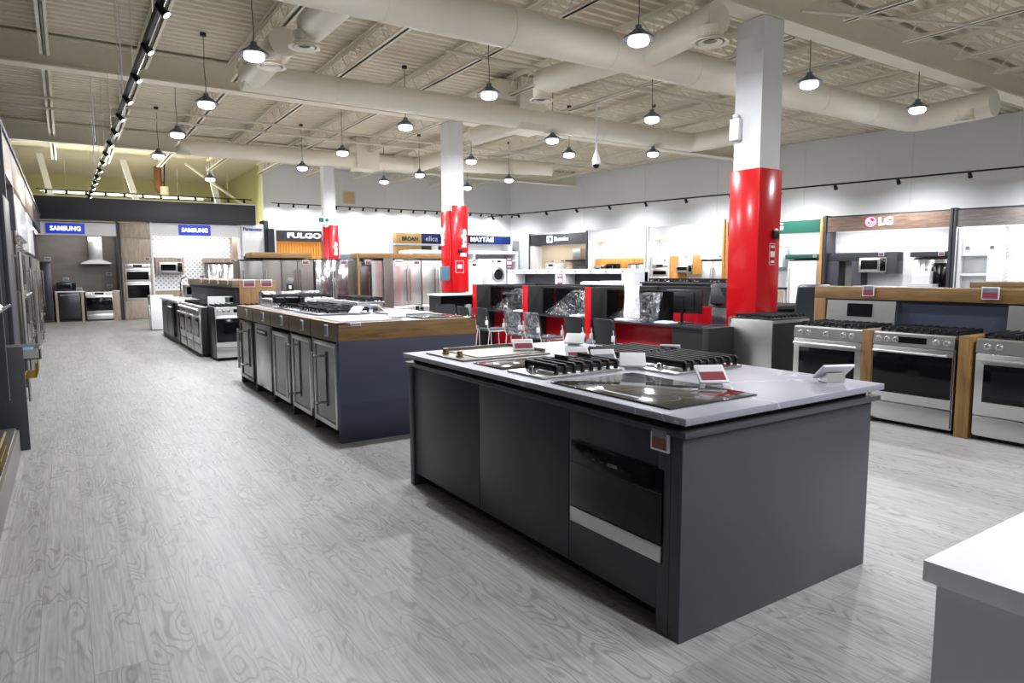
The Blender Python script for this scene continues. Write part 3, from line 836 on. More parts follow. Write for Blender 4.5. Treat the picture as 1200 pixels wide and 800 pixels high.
def gas_cooktop(x0, x1, y0, y1, z, label, n=3, knobs='x0', tray='stainless', along='y', kn=4, nb=5, cr=3):
    """gas hob set in a worktop; grates side by side along y"""
    cx, cy = (x0+x1)/2, (y0+y1)/2; w = x1-x0; l = y1-y0
    t = thing('gas_cooktop', label, 'cooktop', (cx, cy, z))
    B(-w/2, w/2, -l/2, l/2, 0, .012, b=.003).build('tray', tray, t)
    gx0 = -w/2+(.11 if knobs == 'x0' else .02); gx1 = w/2-.02
    for i in range(n):
        a = -l/2+.015+(l-.03)*i/n; b = -l/2+.015+(l-.03)*(i+1)/n-.005
        grate_mesh(gx0, gx1, a, b, .027, nb=nb, cross=cr, t=.013, h=.034).build('grate', 'cast_iron', t)
        for q in ((.28, .72) if n > 1 else (.3, .72)): burner(t, gx0+(gx1-gx0)*q, (a+b)/2, .012, .035)
    for k in range(kn):
        yy = -l/2+l*(k+1)/(kn+1)
        ob = MB().lathe([(.022, 0), (.022, .01), (.018, .012), (.016, .035), (.003, .036)], n=16).build('knob', 'chrome', t)
        ob.location = (-w/2+.055, yy, .012)
    return t

def visitor_chair(loc, rz, label, wrapped=False, hgt=.86):
    """chrome framed chair, faces +y locally, its back towards -y"""
    t = thing('visitor_chair', label, 'chair', loc, rz, 'chairs at the red desks')
    def back(u, v):
        x = (u-.5)*.42; z = .5+v*.36; y = -.2-.06*v-.03*math.cos((u-.5)*PI)
        return Vector((x, y, z))
    m = MB(); n = 8
    V = []
    for s in (0, .035):
        V.append([[m.bm.verts.new(back(i/n, j/n)*1+Vector((0, s, 0)) if not (j in (n,) and i in (0, n)) else back(.04 if i == 0 else .96, .97)+Vector((0, s, 0))) for j in range(n+1)] for i in range(n+1)])
    F_ = []
    for s in (0, 1):
        for i in range(n):
            for j in range(n):
                f = (V[s][i][j], V[s][i+1][j], V[s][i+1][j+1], V[s][i][j+1]); F_.append(m.bm.faces.new(f if s == 0 else f[::-1]))
    for i in range(n):
        F_.append(m.bm.faces.new((V[0][i][0], V[1][i][0], V[1][i+1][0], V[0][i+1][0]))); F_.append(m.bm.faces.new((V[0][i][n], V[0][i+1][n], V[1][i+1][n], V[1][i][n])))
        F_.append(m.bm.faces.new((V[0][0][i], V[0][0][i+1], V[1][0][i+1], V[1][0][i]))); F_.append(m.bm.faces.new((V[0][n][i], V[1][n][i], V[1][n][i+1], V[0][n][i+1])))
    bmesh.ops.recalc_face_normals(m.bm, faces=F_)
    bk = m.build('backrest', 'black_mesh', t)
    if wrapped:
        mm = MB(); mm.grid(lambda u, v: back(-.06+1.12*u, -.1+1.15*v)+Vector((0, -.014-.012*math.sin(u*9)*math.cos(v*7), 0)), 14, 12)
        mm.build('plastic_wrap', 'film', bk)
        mm = MB(); mm.grid(lambda u, v: Vector(((u-.5)*.48, -.22+v*.48, .485+.012*math.sin(u*11+v*5))), 14, 12)
        mm.build('plastic_wrap', 'film', t)
    B(-.22, .22, -.19, .25, .43, .475, b=.018).build('seat', 'seat_fabric', t)
    for s in (-1, 1):
        m = MB(); m.tube([(s*.235, -.262, .72), (s*.235, -.235, .52), (s*.235, -.2, .44), (s*.235, -.25, .02)], .011, 8)
        m.build('rear_leg', 'chrome', t)
        m = MB(); m.tube([(s*.235, -.2, .44), (s*.235, .22, .44), (s*.235, .25, .4), (s*.235, .27, .01)], .011, 8)
        m.build('front_leg', 'chrome', t)
        B(s*.235-.012, s*.235+.012, -.285, -.235, .56, .64, b=.004).build('bracket', 'white_plastic', t)
    return t

def office_chair(loc, rz, label):
    """high-back leather swivel chair facing +y locally"""
    t = thing('office_chair', label, 'chair', loc, rz, None)
    def pad(name, x, y0, y1, z0, z1, b, tilt):
        R = Matrix.Translation((0, -.24, .52)) @ Matrix.Rotation(math.radians(tilt), 4, 'X')
        return B(-x, x, y0, y1, z0, z1, b=b, mat=R).build(name, 'leather', t)
    pad('back_shell', .27, -.05, .03, 0, .80, .03, 12)
    pad('lumbar_cushion', .24, .02, .1, .02, .42, .035, 12)
    pad('headrest', .23, .02, .11, .47, .80, .04, 12)
    B(-.27, .27, -.24, .28, .44, .55, b=.04).build('seat', 'leather', t)
    for s in (-1, 1):
        m = MB(); m.tube([(s*.3, -.2, .5), (s*.33, -.12, .68), (s*.33, .1, .72), (s*.32, .16, .62), (s*.29, .1, .46)], .018, 8)
        m.build('armrest', 'black_plastic', t)
    MB().cyl((0, 0, .12), (0, 0, .45), .03).build('gas_lift', 'black_metal', t)
    for i in range(5):
        a = 2*PI*i/5+.3
        l = MB().cyl((0, 0, .13), (math.cos(a)*.3, math.sin(a)*.3, .075), .028, .018, n=8).build('base_arm', 'black_metal', t)
        c = Vector((math.cos(a)*.3, math.sin(a)*.3, .03)); dd = Vector((-math.sin(a), math.cos(a), 0))*.025
        MB().cyl(c-dd, c+dd, .029, n=12).build('caster', 'black_plastic', l)
    return t

def monitor(loc, rz, label, w=.56, h=.34):
    """screen faces +y locally, back towards -y"""
    t = thing('computer_monitor', label, 'monitor', loc, rz, 'desk monitors')
    B(-w/2, w/2, -.0, .03, .14, .14+h, b=.008).build('housing', 'black_plastic', t)
    B(-w/2+.01, w/2-.01, .03, .032, .15, .13+h).build('screen_glass', 'screen', t)
    B(-w*.3, w*.3, -.02, .0, .2, .1+h, b=.01).build('rear_bulge', 'black_plastic', t)
    B(-.02, .02, -.045, -.02, .0, .34, b=.006).build('stand_neck', 'black_metal', t)
    B(-.12, .12, -.12, .08, 0, .012, b=.004).build('stand_foot', 'black_metal', t)
    return t

def track_light(p0, p1, z, heads, label, hang=1.2, aim=(0, -1), group=None, big=1., on=True, first=.5, nh=4, rail=1, spot=0):
    p0 = Vector((p0[0], p0[1], z)); p1 = Vector((p1[0], p1[1], z))
    t = thing('track_light', label, 'track light', p0)
    d = p1-p0; L = d.length; dn = d.normalized()
    m = MB(); m.tube([Vector((0, 0, 0)), d], .02*big*rail, 6); m.build('rail', 'black_metal', t)
    for i in range(nh):
        q = d*((i+.5)/nh); MB().cyl(q, q+Vector((0, 0, hang)), .006, n=5).build('hanging_wire', 'steel_cream', t)
    a3 = Vector((aim[0], aim[1], -1.0)).normalized()
    for i in range(heads):
        q = d*((i+first)/heads)+Vector((0, 0, -.05*big))
        mm = MB(); mm.cyl(q+Vector((0, 0, .05*big)), q, .012*big, n=6)
        mm.cyl(q-a3*.05*big, q+a3*.07*big, .03*big, .042*big, n=12)
        hd = mm.build('spot_head', 'black_metal', t)
        if spot and i % 2 == 0:
            l = bpy.data.lights.new('track_spot', 'SPOT'); l.energy = spot; l.spot_size = math.radians(125); l.spot_blend = .9; l.color = (.96, .98, 1); l.shadow_soft_size = .04
            lo = bpy.data.objects.new('track_spot', l); COL.objects.link(lo); lo.parent = t; lo.location = q+a3*.09*big; lo.rotation_euler = a3.to_track_quat('-Z', 'Y').to_euler()
        if on: MB().cyl(q+a3*.071*big, q+a3*.074*big, .034*big, n=12).build('lens', 'track_on', hd)
    return t
WEST = -PI/2   # front looks towards -x
# ================================================================ FRONT ISLAND
ox, oy = 2.70, 3.08
t = thing('kitchen_island', 'big dark grey display island nearest the camera with a pale stone top', 'island', (ox, oy, 0))
def rel(a, b, c, d, e, f, bb=0): return B(a-ox, b-ox, c-oy, d-oy, e, f, b=bb)
rel(2.05, 3.36, 1.88, 4.30, .09, .862).build('cabinet_carcass', 'charcoal', t, smooth=False)
rel(2.10, 3.3, 1.9, 4.28, 0, .09).build('toe_kick', 'dark_gap', t, smooth=False)
rel(2.0, 3.38, 1.80, 1.86, 0, .862, .002).build('end_panel', 'charcoal', t)
rel(2.0, 2.05, 1.862, 1.93, 0, .862, .002).build('corner_post', 'charcoal', t)
rel(2.0, 3.38, 4.30, 4.36, 0, .862, .002).build('end_panel', 'charcoal', t)
rel(2.012, 2.05, 1.935, 2.535, .09, .862, .002).build('front_panel', 'charcoal', t)
rel(2.012, 2.05, 2.541, 3.40, .09, .862, .002).build('front_panel', 'charcoal', t)
rel(2.012, 2.05, 3.406, 4.295, .09, .862, .002).build('front_panel', 'charcoal', t)
rel(1.985, 3.42, 1.775, 4.39, .862, .888, .003).build('sub_top', 'charcoal', t)
rel(2.03, 3.36, 1.82, 4.34, .888, .918).build('shadow_gap', 'dark_gap', t, smooth=False)
rel(1.975, 3.43, 1.765, 4.40, .918, .948, .003).build('stone_top', 'quartz', t)
IZ = .949
t = thing('builtin_microwave', 'black glass built-in microwave drawer with a steel strip in the front island', 'microwave', (2.012, 2.2, .30), WEST)
B(-.305, .305, -.012, .2, 0, .41, b=.003).build('surround', 'black_plastic', t)
p = B(-.30, .30, -.022, -.01, .09, .405, b=.002).build('glass_front', 'black_glass', t)
B(-.30, .30, -.0235, -.0215, .305, .308).build('control_line', 'graphite', p)
B(-.03, .03, -.0235, -.0215, .345, .36).build('display', 'tag_grey', p)
for k in range(4): B(-.2+.06*k, -.18+.06*k, -.0235, -.0215, .35, .356).build('touch_key', 'graphite', p)
B(-.30, .30, -.024, -.01, .012, .085, b=.002).build('steel_strip', 'stainless_h', t)
price_tag((1.999, 1.915, .835), WEST, 'price tag with a brown screen on the corner of the front island', w=.1, h=.1, col='tag_brown')

glass_cooktop(2.05, 2.62, 1.92, 2.74, IZ, 'large black glass induction cooktop nearest the camera on the front island')
# gas module with its grate
t = gas_cooktop(2.08, 2.66, 2.86, 3.20, IZ, 'narrow two burner gas hob beside the black induction cooktop', n=1, kn=1, nb=2, cr=6)
m = MB(); m.box(-.0, .16, -.012, .0, .058, .07); m.box(-.0, .16, .06, .072, .058, .07); m.box(-.01, 0, -.03, .09, .056, .09); m.box(.16, .17, -.03, .09, .056, .09)
m.build('wok_support', 'cast_iron', t)
glass_cooktop(2.10, 2.66, 3.28, 3.62, IZ, 'narrow dark glass domino hob between the gas hob and the griddle', rings=0)
t = thing('griddle', 'steel teppanyaki griddle plate at the far left of the front island', 'griddle', (2.42, 3.98, IZ))
B(-.34, .36, -.26, .26, 0, .01, b=.003).build('tray', 'griddle_steel', t)
m = MB(); m.box(-.2, .33, -.22, .22, .01, .016); m.box(-.2, .33, .22, .235, .01, .035); m.box(.33, .345, -.22, .235, .01, .035)
m.build('griddle_plate', 'griddle_steel', t)
ob = MB().lathe([(.024, 0), (.024, .012), (.019, .014), (.018, .04), (.003, .041)], n=18).build('knob', 'bronze', t); ob.location = (-.27, -.1, .01)
ob = MB().lathe([(.024, 0), (.024, .012), (.019, .014), (.018, .04), (.003, .041)], n=18).build('knob', 'bronze', t); ob.location = (-.27, .1, .01)
gas_cooktop(2.76, 3.34, 2.56, 3.52, IZ, 'wide steel gas cooktop with black cast iron grates on the front island', n=2, kn=5, nb=3, cr=6)
stand_tag((3.25, 4.05, IZ), math.radians(-52), 'price tag stand behind the griddle, at the rear edge of the front island', col=None)
stand_tag((2.68, 3.9, IZ), math.radians(-25), 'red and white price tag leaning beside the griddle')
stand_tag((2.66, 3.26, IZ), math.radians(-25), 'red and white price tag beside the narrow gas hob, left of its pair')
stand_tag((2.72, 3.08, IZ), math.radians(-25), 'lilac and white price tag just right of the red one by the narrow gas hob', col='tag_grey')
stand_tag((2.74, 2.86, IZ), math.radians(-40), 'blank white price tag tilted in front of the wide gas cooktop', col=None)
stand_tag((2.66, 2.20, IZ+.0), math.radians(-28), 'red and white price tag standing on the induction cooktop glass', w=.15, h=.12)
stand_tag((3.42-.06, 3.15, IZ), math.radians(130), 'white price tag seen from behind near the red desk chairs', col=None, w=.13)
stand_tag((3.28, 1.98, IZ), math.radians(155), 'price tag stand seen from behind, alone on the right end of the front island', col='tag_red', w=.17, h=.12)

# ================================================================ SECOND ISLAND
ox, oy = 2.66, 7.80
t = thing('kitchen_island', 'oak edged display island with navy end panel and wine coolers, behind the front island', 'island', (ox, oy, 0))
rel(2.60, 3.34, 5.79, 9.86, .0, .90).build('cabinet_carcass', 'navy_dark', t, smooth=False)
rel(1.965, 3.36, 5.73, 5.79, 0, .915, .002).build('end_panel', 'navy', t)
rel(1.965, 3.36, 5.725, 5.75, .915, 1.07, .003).build('oak_apron', 'oak', t)
rel(1.96, 1.985, 5.75, 9.88, .905, 1.07, .002).build('taupe_apron', 'taupe', t)
rel(1.985, 3.36, 5.75, 9.88, .915, 1.05).build('top_box', 'navy_dark', t, smooth=False)
rel(1.985, 3.35, 5.75, 9.88, 1.05, 1.068, .002).build('counter_surface', 'quartz', t)
m = MB(); m.box(1.96-ox, 2.06-ox, 5.725-oy, 9.88-oy, 1.066, 1.074); m.box(1.96-ox, 3.37-ox, 5.725-oy, 5.80-oy, 1.066, 1.074); m.box(3.3-ox, 3.37-ox, 5.725-oy, 9.88-oy, 1.066, 1.074)
m.build('oak_edging', 'oak_y', t)
JY = [5.76, 6.52, 7.27, 8.07, 8.95, 9.84]
for i, y in enumerate(JY[:]):
    rel(1.975, 2.58, y-.03 if i else y, y+.03 if i < 5 else y, 0.0, .905, .002).build('divider_panel', 'graphite', t)
    if 0 < i < 5: rel(1.957, 1.961, y-.003, y+.003, .905, 1.07).build('apron_joint', 'dark_gap', t)
def bay(i): return (JY[i]+JY[i+1])/2
wine_cooler((1.99, bay(0), 0), WEST, 'glass door wine cooler nearest the camera in the oak edged island, thick centre handle', w=.66, hgt=.89, handle='vr', frame='stainless')
wine_cooler((1.99, bay(1), 0), WEST, 'wine cooler with a red glowing display in the oak edged island', w=.66, hgt=.88, handle='v', led=True)
wine_cooler((1.99, bay(2), 0), WEST, 'grey beverage cooler without handle, middle of the oak edged island front', w=.66, hgt=.86, handle='')
dishwasher((1.99, bay(3), 0), WEST, 'steel dishwasher with a black pocket handle in the oak edged island', w=.72, hgt=.89, pocket=True)
wine_cooler((1.99, bay(4), 0), WEST, 'dark door wine cooler at the far end of the oak edged island', w=.7, hgt=.89, handle='vr', frame='stainless_dark')
for i, nm in enumerate(('nearest wine cooler', 'red lit wine cooler', 'handleless beverage cooler', 'steel dishwasher', 'farthest wine cooler')):
    price_tag((1.959, bay(i)-.12, .995), WEST, 'small white price tag on the taupe apron above the '+nm, w=.085, h=.105, col='tag_grey')
price_tag((2.12, 5.724, 1.062), 0, 'small white label strip on the near oak corner of the second island', w=.1, h=.03, col='tag_grey')
IZ = 1.075
t = thing('stone_slab', 'pale stone slab lying on the near left corner of the oak edged island', 'panel', (2.33, 6.3, IZ-.006))
B(-.28, .3, -.38, .34, 0, .012, b=.003).build('slab', 'white_gloss', t)
B(-.24, .26, -.34, .30, .012, .014).build('inset', 'quartz', t)
gas_cooktop(2.18, 2.78, 7.0, 7.9, IZ, 'wide gas cooktop with black grates in the middle of the oak edged island', n=3, kn=5)
gas_cooktop(2.2, 2.8, 8.1, 8.95, IZ, 'gas hob behind the wide cooktop on the oak edged island', n=2, kn=4)
rt = gas_cooktop(2.95, 3.32, 7.9, 8.9, IZ+.07, 'raised black gas hob on the right side of the oak edged island', n=2, kn=0)
B(-.16, .16, -.46, .46, -.07, 0, b=.003).build('riser', 'stainless', rt)
t = thing('wok_grate', 'black cast iron wok ring standing at the far left of the second island', 'wok grate', (2.36, 8.72, IZ+.062))
MB().lathe([(.13, 0), (.14, 0), (.19, .07), (.18, .07)], n=24).build('ring', 'cast_iron', t)
m = MB()
for k in range(6):
    a = PI*k/3; m.box(.1, .2, -.006, .006, .0, .02, mat=Matrix.Rotation(a, 4, 'Z')); m.box(.16, .2, -.006, .006, .02, .085, mat=Matrix.Rotation(a, 4, 'Z'))
m.build('prongs', 'cast_iron', t)
glass_cooktop(2.84, 3.3, 5.86, 6.3, IZ, 'small black glass cooktop on the near right corner of the oak edged island')
stand_tag((2.62, 5.95, IZ), math.radians(-25), 'large white price card on the near edge of the oak edged island', col=None, w=.17, h=.09)
stand_tag((2.5, 6.78, IZ), math.radians(-60), 'white tag stand behind the pale slab on the second island', col=None, w=.14)
stand_tag((2.92, 7.1, IZ), math.radians(110), 'tag stand seen from behind, right of the grates on the second island', col=None, w=.14)
t = thing('griddle', 'low white framed cooktop tray right of the grates on the second island', 'cooktop', (3.05, 6.85, IZ))
B(-.2, .25, -.3, .3, 0, .015, b=.004).build('tray', 'white_gloss', t); B(-.15, .2, -.25, .25, .015, .02).build('plate', 'stainless', t)
for k, yy in enumerate((.0, .12)):
    ob = MB().lathe([(.03, 0), (.03, .02), (.022, .022), (.02, .06), (.003, .061)], n=16).build('knob', 'black_plastic', t); ob.location = (.27, yy, .0)
# steel box with backguard at the far end
t = thing('rangetop', 'steel rangetop with tall backsplash at the far end of the oak edged island', 'range', (2.66, 9.45, IZ-.002))
B(-.42, .42, -.35, .3, 0, .10, b=.004).build('body', 'stainless_h', t)
B(-.42, .42, .3, .34, 0, .19, b=.004).build('backsplash', 'stainless_wavy', t)
for k in (-.2, .2): grate_mesh(k-.19, k+.19, -.3, .27, .115, nb=4, cross=2).build('grate', 'cast_iron', t)
for k in range(5): knob(t, -.32+.16*k, -.35, .05, r=.02)

# ================================================================ THIRD ROW beyond
gas_range((2.53, 12.42, 0), 0, 'wide steel range with backsplash facing the camera, left of the second island', w=.86, d=.68, hgt=.93, guard=.17, side='black_stainless', style='slide', kmat='chrome')
RY = [13.5, 14.35, 15.2]
gas_range((2.0, 13.55, 0), WEST, 'steel range nearest the camera in the row facing the left aisle', w=.76, side='black_matte', style='steel', front='stainless')
gas_range((2.0, 14.42, 0), WEST, 'steel range in the middle of the row facing the left aisle', w=.76, style='steel')
gas_range((2.0, 15.29, 0), WEST, 'steel range farthest in the row facing the left aisle', w=.76, style='steel')
for i, y in enumerate((13.985, 14.855, 15.725)):
    o = B(0, .6, -.03, .03, 0, .92, b=.003).build('wood_spacer', 'oak_z', loc=(2.0, y, 0))
    tag(o, 'narrow oak board %s the row of aisle ranges' % ('after the first range of', 'after the second range of', 'closing the far end of')[i], 'panel', 'oak spacer boards')
t = thing('display_counter', 'dark cabinet with white worktop at the far end of the aisle row', 'counter', (2.3, 17.6, 0))
B(-.32, .4, -1.75, 1.3, 0, .88).build('cabinet', 'graphite', t, smooth=False)
B(-.36, .42, -1.8, 1.35, .88, .93, b=.004).build('worktop', 'white_gloss', t)
for k in range(3): B(-.325, -.32, -1.7+k*1.0, -.76+k*1.0, .08, .86).build('door', 'black_stainless', t)
dishwasher((1.955, 16.75, 0), WEST, 'dark dishwasher facing the aisle under the white worktop', mat='black_stainless', hgt=.86)
t = thing('washing_machine', 'plain white front appliance at the far end of the left aisle row', 'washer', (2.05, 20.2, 0))
B(-.2, .35, -.0, .65, .02, .93, b=.012).build('cabinet', 'white_gloss', t)
B(-.2, -.16, .02, .6, .8, .92, b=.004).build('control_panel', 'white_plastic', t)
MB().lathe([(.2, .0), (.2, -.03), (.15, -.04), (.14, -.02)], (-.2, .3, .48), n=24, axis='x').build('door', 'white_plastic', t)
B(-.15, .3, .05, .6, 0, .02).build('feet', 'black_plastic', t)
# raised tag header
t = thing('display_header', 'raised taupe and oak header carrying price tags above the aisle ranges', 'display', (2.62, 14.2, 0))
B(-.1, .55, -1.45, 3.6, 0.0, 1.2).build('back_panel', 'navy_dark', t, smooth=False)
B(-.16, .60, -1.5, 3.65, 1.26, 1.385, b=.003).build('taupe_band', 'taupe', t)
B(-.05, .6, -1.52, -1.49, .0, 1.385, b=.003).build('oak_end', 'oak_z', t)
B(-.13, .57, -1.47, 3.62, 1.2, 1.26).build('recess', 'black_matte', t)
for k in range(4): price_tag((2.459, 13.1+k*.95, 1.35), WEST, 'price tag on the taupe header above the aisle ranges, %s from the camera' % ordn[k], w=.14, h=.08)
price_tag((2.74, 12.678, 1.33), 0, 'left of two red price tags on the oak end above the aisle ranges', w=.2, h=.13)
price_tag((3.04, 12.678, 1.33), 0, 'right of two red price tags on the oak end above the aisle ranges', w=.2, h=.13)
t = thing('kitchen_faucet', 'tall chrome spring faucet beyond the white worktop', 'faucet', (2.35, 18.3, .93))
MB().tube([(0, 0, 0), (0, 0, .35), (.03, 0, .45), (.12, 0, .5), (.21, 0, .44), (.22, 0, .3)], .017, 10).build('spout', 'chrome', t)
MB().cyl((0, 0, 0), (0, 0, .06), .035).build('base', 'chrome', t)
MB().tube([(0, 0, .1), (0, -.08, .14)], .01, 8).build('lever', 'chrome', t)
t = thing('countertop_appliance', 'grey boxy toaster oven on the white worktop at the far end', 'appliance', (2.66+.0, 18.6, .93))
B(-.2, .22, -.18, .18, .02, .3, b=.012).build('body', 'slate', t); B(-.16, .12, -.19, -.18, .06, .25).build('door_glass', 'black_glass', t)
B(-.18, .18, -.14, .14, 0, .02).build('feet', 'black_plastic', t)

# ================================================================ RANGE WALL ON THE RIGHT
t = thing('range_display_wall', 'oak framed display with dark back panel behind the three ranges on the right', 'display', (7.4, 2.9, 0))
B(.0, .10, -3.2, 1.72, 0, 1.20).build('back_panel', 'navy', t, smooth=False)
B(-.06, .30, -3.2, 1.74, 1.20, 1.335, b=.003).build('oak_header', 'oak_y', t)
B(-.06, .30, 1.60, 1.74, 0, 1.2, b=.003).build('oak_post', 'oak_z', t)
YR = [4.07, 3.22, 2.29, 1.4]
gas_range((6.735, 4.08, 0), WEST, 'steel gas range with a tall backguard, leftmost against the oak display wall', guard=.27, w=.77)
gas_range((6.735, 3.215, 0), WEST, 'slide-in steel range with black glass door between two oak posts', style='slide', w=.74)
gas_range((6.735, 2.28, 0), WEST, 'steel range with round knobs at the right edge of the picture', guard=.27, w=.78)
for y, d in ((3.645, 'between the first and second range'), (2.755, 'between the second and third range')):
    o = B(0, .62, -.055, .055, 0, .925, b=.003).build('oak_post', 'oak_z', loc=(6.70, y, 0))
    tag(o, 'oak post '+d+' on the right', 'panel', 'oak posts between the ranges')
price_tag((7.335, 4.0, 1.295), WEST, 'price tag on the oak header above the leftmost range', w=.13, h=.12)
price_tag((7.335, 2.83, 1.295), WEST, 'price tag on the oak header near the right edge of the picture', w=.15, h=.12)
t = thing('display_wall', 'second oak topped display wall behind the ranges at the right edge', 'display', (8.35, 1.0, 0))
B(.0, .5, -2, 2.38, 0, 1.3).build('back_panel', 'navy_dark', t, smooth=False)
B(-.05, .55, -2, 2.41, 1.30, 1.385, b=.003).build('oak_header', 'oak_y', t)
# range with its back to the camera beside the column
gas_range((7.92, 6.02-.04, 0), PI, 'wide steel range turned away from the camera at the foot of the nearest column', w=.80, d=.66, hgt=.90, side='stainless', group=None)
t = thing('paper_sheet', 'crumpled white sheets hanging behind the turned-away range', 'paper', (9.85, 7.15, .925))
MB().grid(lambda u, v: Vector(((u-.5)*.3+.02*math.sin(v*9), .02*math.sin(u*7+v*5), v*.34)), 8, 8).build('sheet', 'paper', t)
t = thing('side_desk', 'low dark desk carrying the white sheets right of the nearest column', 'desk', (10.3, 7.5, 0))
B(-.6, .9, -.5, .4, .86, .92, b=.004).build('desk_top', 'black_matte', t)
for x in (-.55, .8): B(x, x+.05, -.45, .35, 0, .86).build('side_panel', 'black_matte', t)
office_chair((9.22, 5.98, 0), -PI*.2, 'black office chair back rising behind the turned-away range')

# ================================================================ WHITE COUNTER, LOWER RIGHT CORNER
t = thing('white_counter', 'glossy white counter cut off by the lower right corner', 'counter', (1.43, .64, 0))
B(0, 1.4, -1.6, 0, .885, .93, b=.003).build('counter_top', 'white_gloss', t)
B(.02, .06, -1.6, -.02, 0, .885).build('side_panel', 'white_paint', t)
B(.06, 1.35, -.1, -.03, .78, .885).build('apron', 'white_paint', t)
B(.06, 1.35, -1.6, -.7, 0, .88).build('cabinet', 'white_paint', t)

# ================================================================ RED DESKS
DX = 7.02
t = thing('service_desk', 'long black and red counter desk divided into booths', 'desk', (DX, 9.0, 0))
m = MB()
for y0, y1 in ((-2.98, -.70), (-.56, 1.08), (1.22, 2.92)): m.box(.0, .78, y0, y1, .735, .765, b=.004)
m.build('desk_top', 'desk_gloss', t)
B(.02, .76, -2.98, -2.42, 0, .735).build('end_cabinet', 'black_matte', t)
B(.80, 1.1, -2.2, -1.0, .0, .98).build('red_pedestal', 'red_panel', t)
for y0, y1 in ((-2.42, -.70), (-.56, 1.08), (1.22, 2.92)):
    B(.42, .46, y0, y1, 0, .735, b=.002).build('modesty_panel', 'red_panel', t)
for y in (-.63, 1.15, 2.99):
    p = B(.0, 1.5, y-.06, y+.06, 0, 1.26, b=.003).build('partition', 'black_matte', t)
    B(-.025, .0, y-.065, y+.065, 0, 1.265, b=.002).build('red_edge', 'red_gloss', p)
B(1.5, 1.56, -2.3, 3.05, 0, 1.26).build('rear_partition', 'black_matte', t)
B(.32, .62, -3.0, 3.0, 1.262, 1.29, b=.003).build('top_shelf', 'black_matte', t) if False else None
B(-.0, .78, -3.08, -2.98, 0, .765, b=.004).build('end_panel', 'black_matte', t)
for (y0, y1), d in (((-.56, 1.08), 'left of the wrapped chairs row'), ((1.22, 2.92), 'behind the two dark chairs'), ((-2.2, -.70), 'nearest the computer screen')):
    s = thing('desk_screen_panel', {'left of the wrapped chairs row': 'clear acrylic screen panel in the middle booth of the red desks', 'behind the two dark chairs': 'clear acrylic screen panel in the farthest booth of the red desks'}.get(d, 'clear acrylic screen panel in the nearest booth of the red desks'), 'screen panel', (DX+.30, 9+(y0+y1)/2, .766))
    h = (y1-y0)/2-.03
    B(0, .006, -h, h, 0, .45).build('acrylic_sheet', 'clear_acrylic', s, smooth=False)
    B(-.01, .016, -h, h, .45, .47).build('top_trim', 'black_metal', s)
    mm = MB(); mm.grid(lambda u, v: Vector((-.04-.03*math.sin(u*7+v*3)-.05*(1-v), -(u-.5)*1.5*h, v*(.06+.38*min(1, u*1.5)))), 16, 10)
    mm.build('plastic_film', 'film', s)
def desk_thing(x, y, label, kind):
    if kind == 'paper':
        s = thing('paper_stack', label, 'papers', (x, y, .766)); B(-.1, .1, -.14, .14, 0, .02, b=.002).build('sheets', 'paper', s)
        B(-.08, .06, -.1, .1, .02, .03).build('top_sheet', 'paper', s)
    elif kind == 'box':
        s = thing('sheet_holder', label, 'holder', (x, y, .766)); B(-.05, .05, -.06, .06, 0, .2, b=.004).build('box', 'white_plastic', s); B(-.052, -.049, -.04, .04, .04, .16).build('printed_face', 'tag_grey', s)
    elif kind == 'phone':
        s = thing('desk_phone', label, 'phone', (x, y, .766)); MB().prism([(-.1, 0), (.1, 0), (.1, .07), (-.1, .02)], 'y', -.09, .09).build('base', 'black_plastic', s)
        MB().tube([(-.09, -.06, .04), (-.05, -.06, .075), (.05, -.06, .1), (.09, -.06, .09)], .018, 8).build('handset', 'black_plastic', s)
    elif kind == 'bottle':
        s = thing('spray_bottle', label, 'bottle', (x, y, .766)); MB().lathe([(.035, 0), (.035, .12), (.015, .15), (.015, .18)], n=14).build('bottle_body', 'white_plastic', s); MB().cyl((0, 0, .18), (-.05, 0, .19), .012).build('nozzle', 'blue_sign', s)
desk_thing(7.5, 11.7, 'small white box at the left end of the farthest booth', 'box')
desk_thing(7.5, 11.25, 'low white box pile right of the single box in the farthest booth', 'paper')
desk_thing(7.2, 10.55, 'papers lying on the farthest booth desk under the plastic film', 'paper')
desk_thing(7.5, 9.9, 'black phone on the middle booth desk', 'phone')
desk_thing(7.5, 9.0, 'white sheet holder in the middle booth', 'box')
desk_thing(7.18, 8.8, 'papers at the edge of the middle booth desk', 'paper')
desk_thing(7.5, 8.0, 'white sheet holder in the nearest booth beside the plastic film', 'box')
desk_thing(7.2, 7.7, 'scattered papers on the nearest booth desk', 'paper')
desk_thing(7.25, 6.9, 'papers in front of the computer screen on the nearest booth desk', 'paper')
desk_thing(7.6, 8.2, 'black phone at the left of the nearest booth', 'phone')
desk_thing(7.4, 7.5, 'white spray bottle in the nearest booth', 'bottle')
t = thing('paper_poster', 'white paper sheet taped upright in the nearest booth', 'poster', (DX+.27, 7.66, .80))
MB().grid(lambda u, v: Vector((.008*math.sin(v*6+u*4), (u-.5)*.34, v*.5)), 8, 8).build('sheet', 'paper', t)
monitor((7.5, 6.80, .766), -PI/2+.12, 'black computer monitor seen from behind on the nearest booth desk', w=.62, h=.34)
monitor((7.75, 9.6, .766), PI/2, 'dark monitor in the middle booth behind the acrylic screen')
monitor((7.75, 8.25, .766), PI/2, 'dark monitor in the nearest booth left of the taped sheet')
monitor((7.75, 11.5, .766), PI/2, 'dark monitor in the farthest booth behind the acrylic screen')
office_chair((8.28, 6.82, 0), PI/2+.35, 'high backed black leather office chair left of the nearest column')
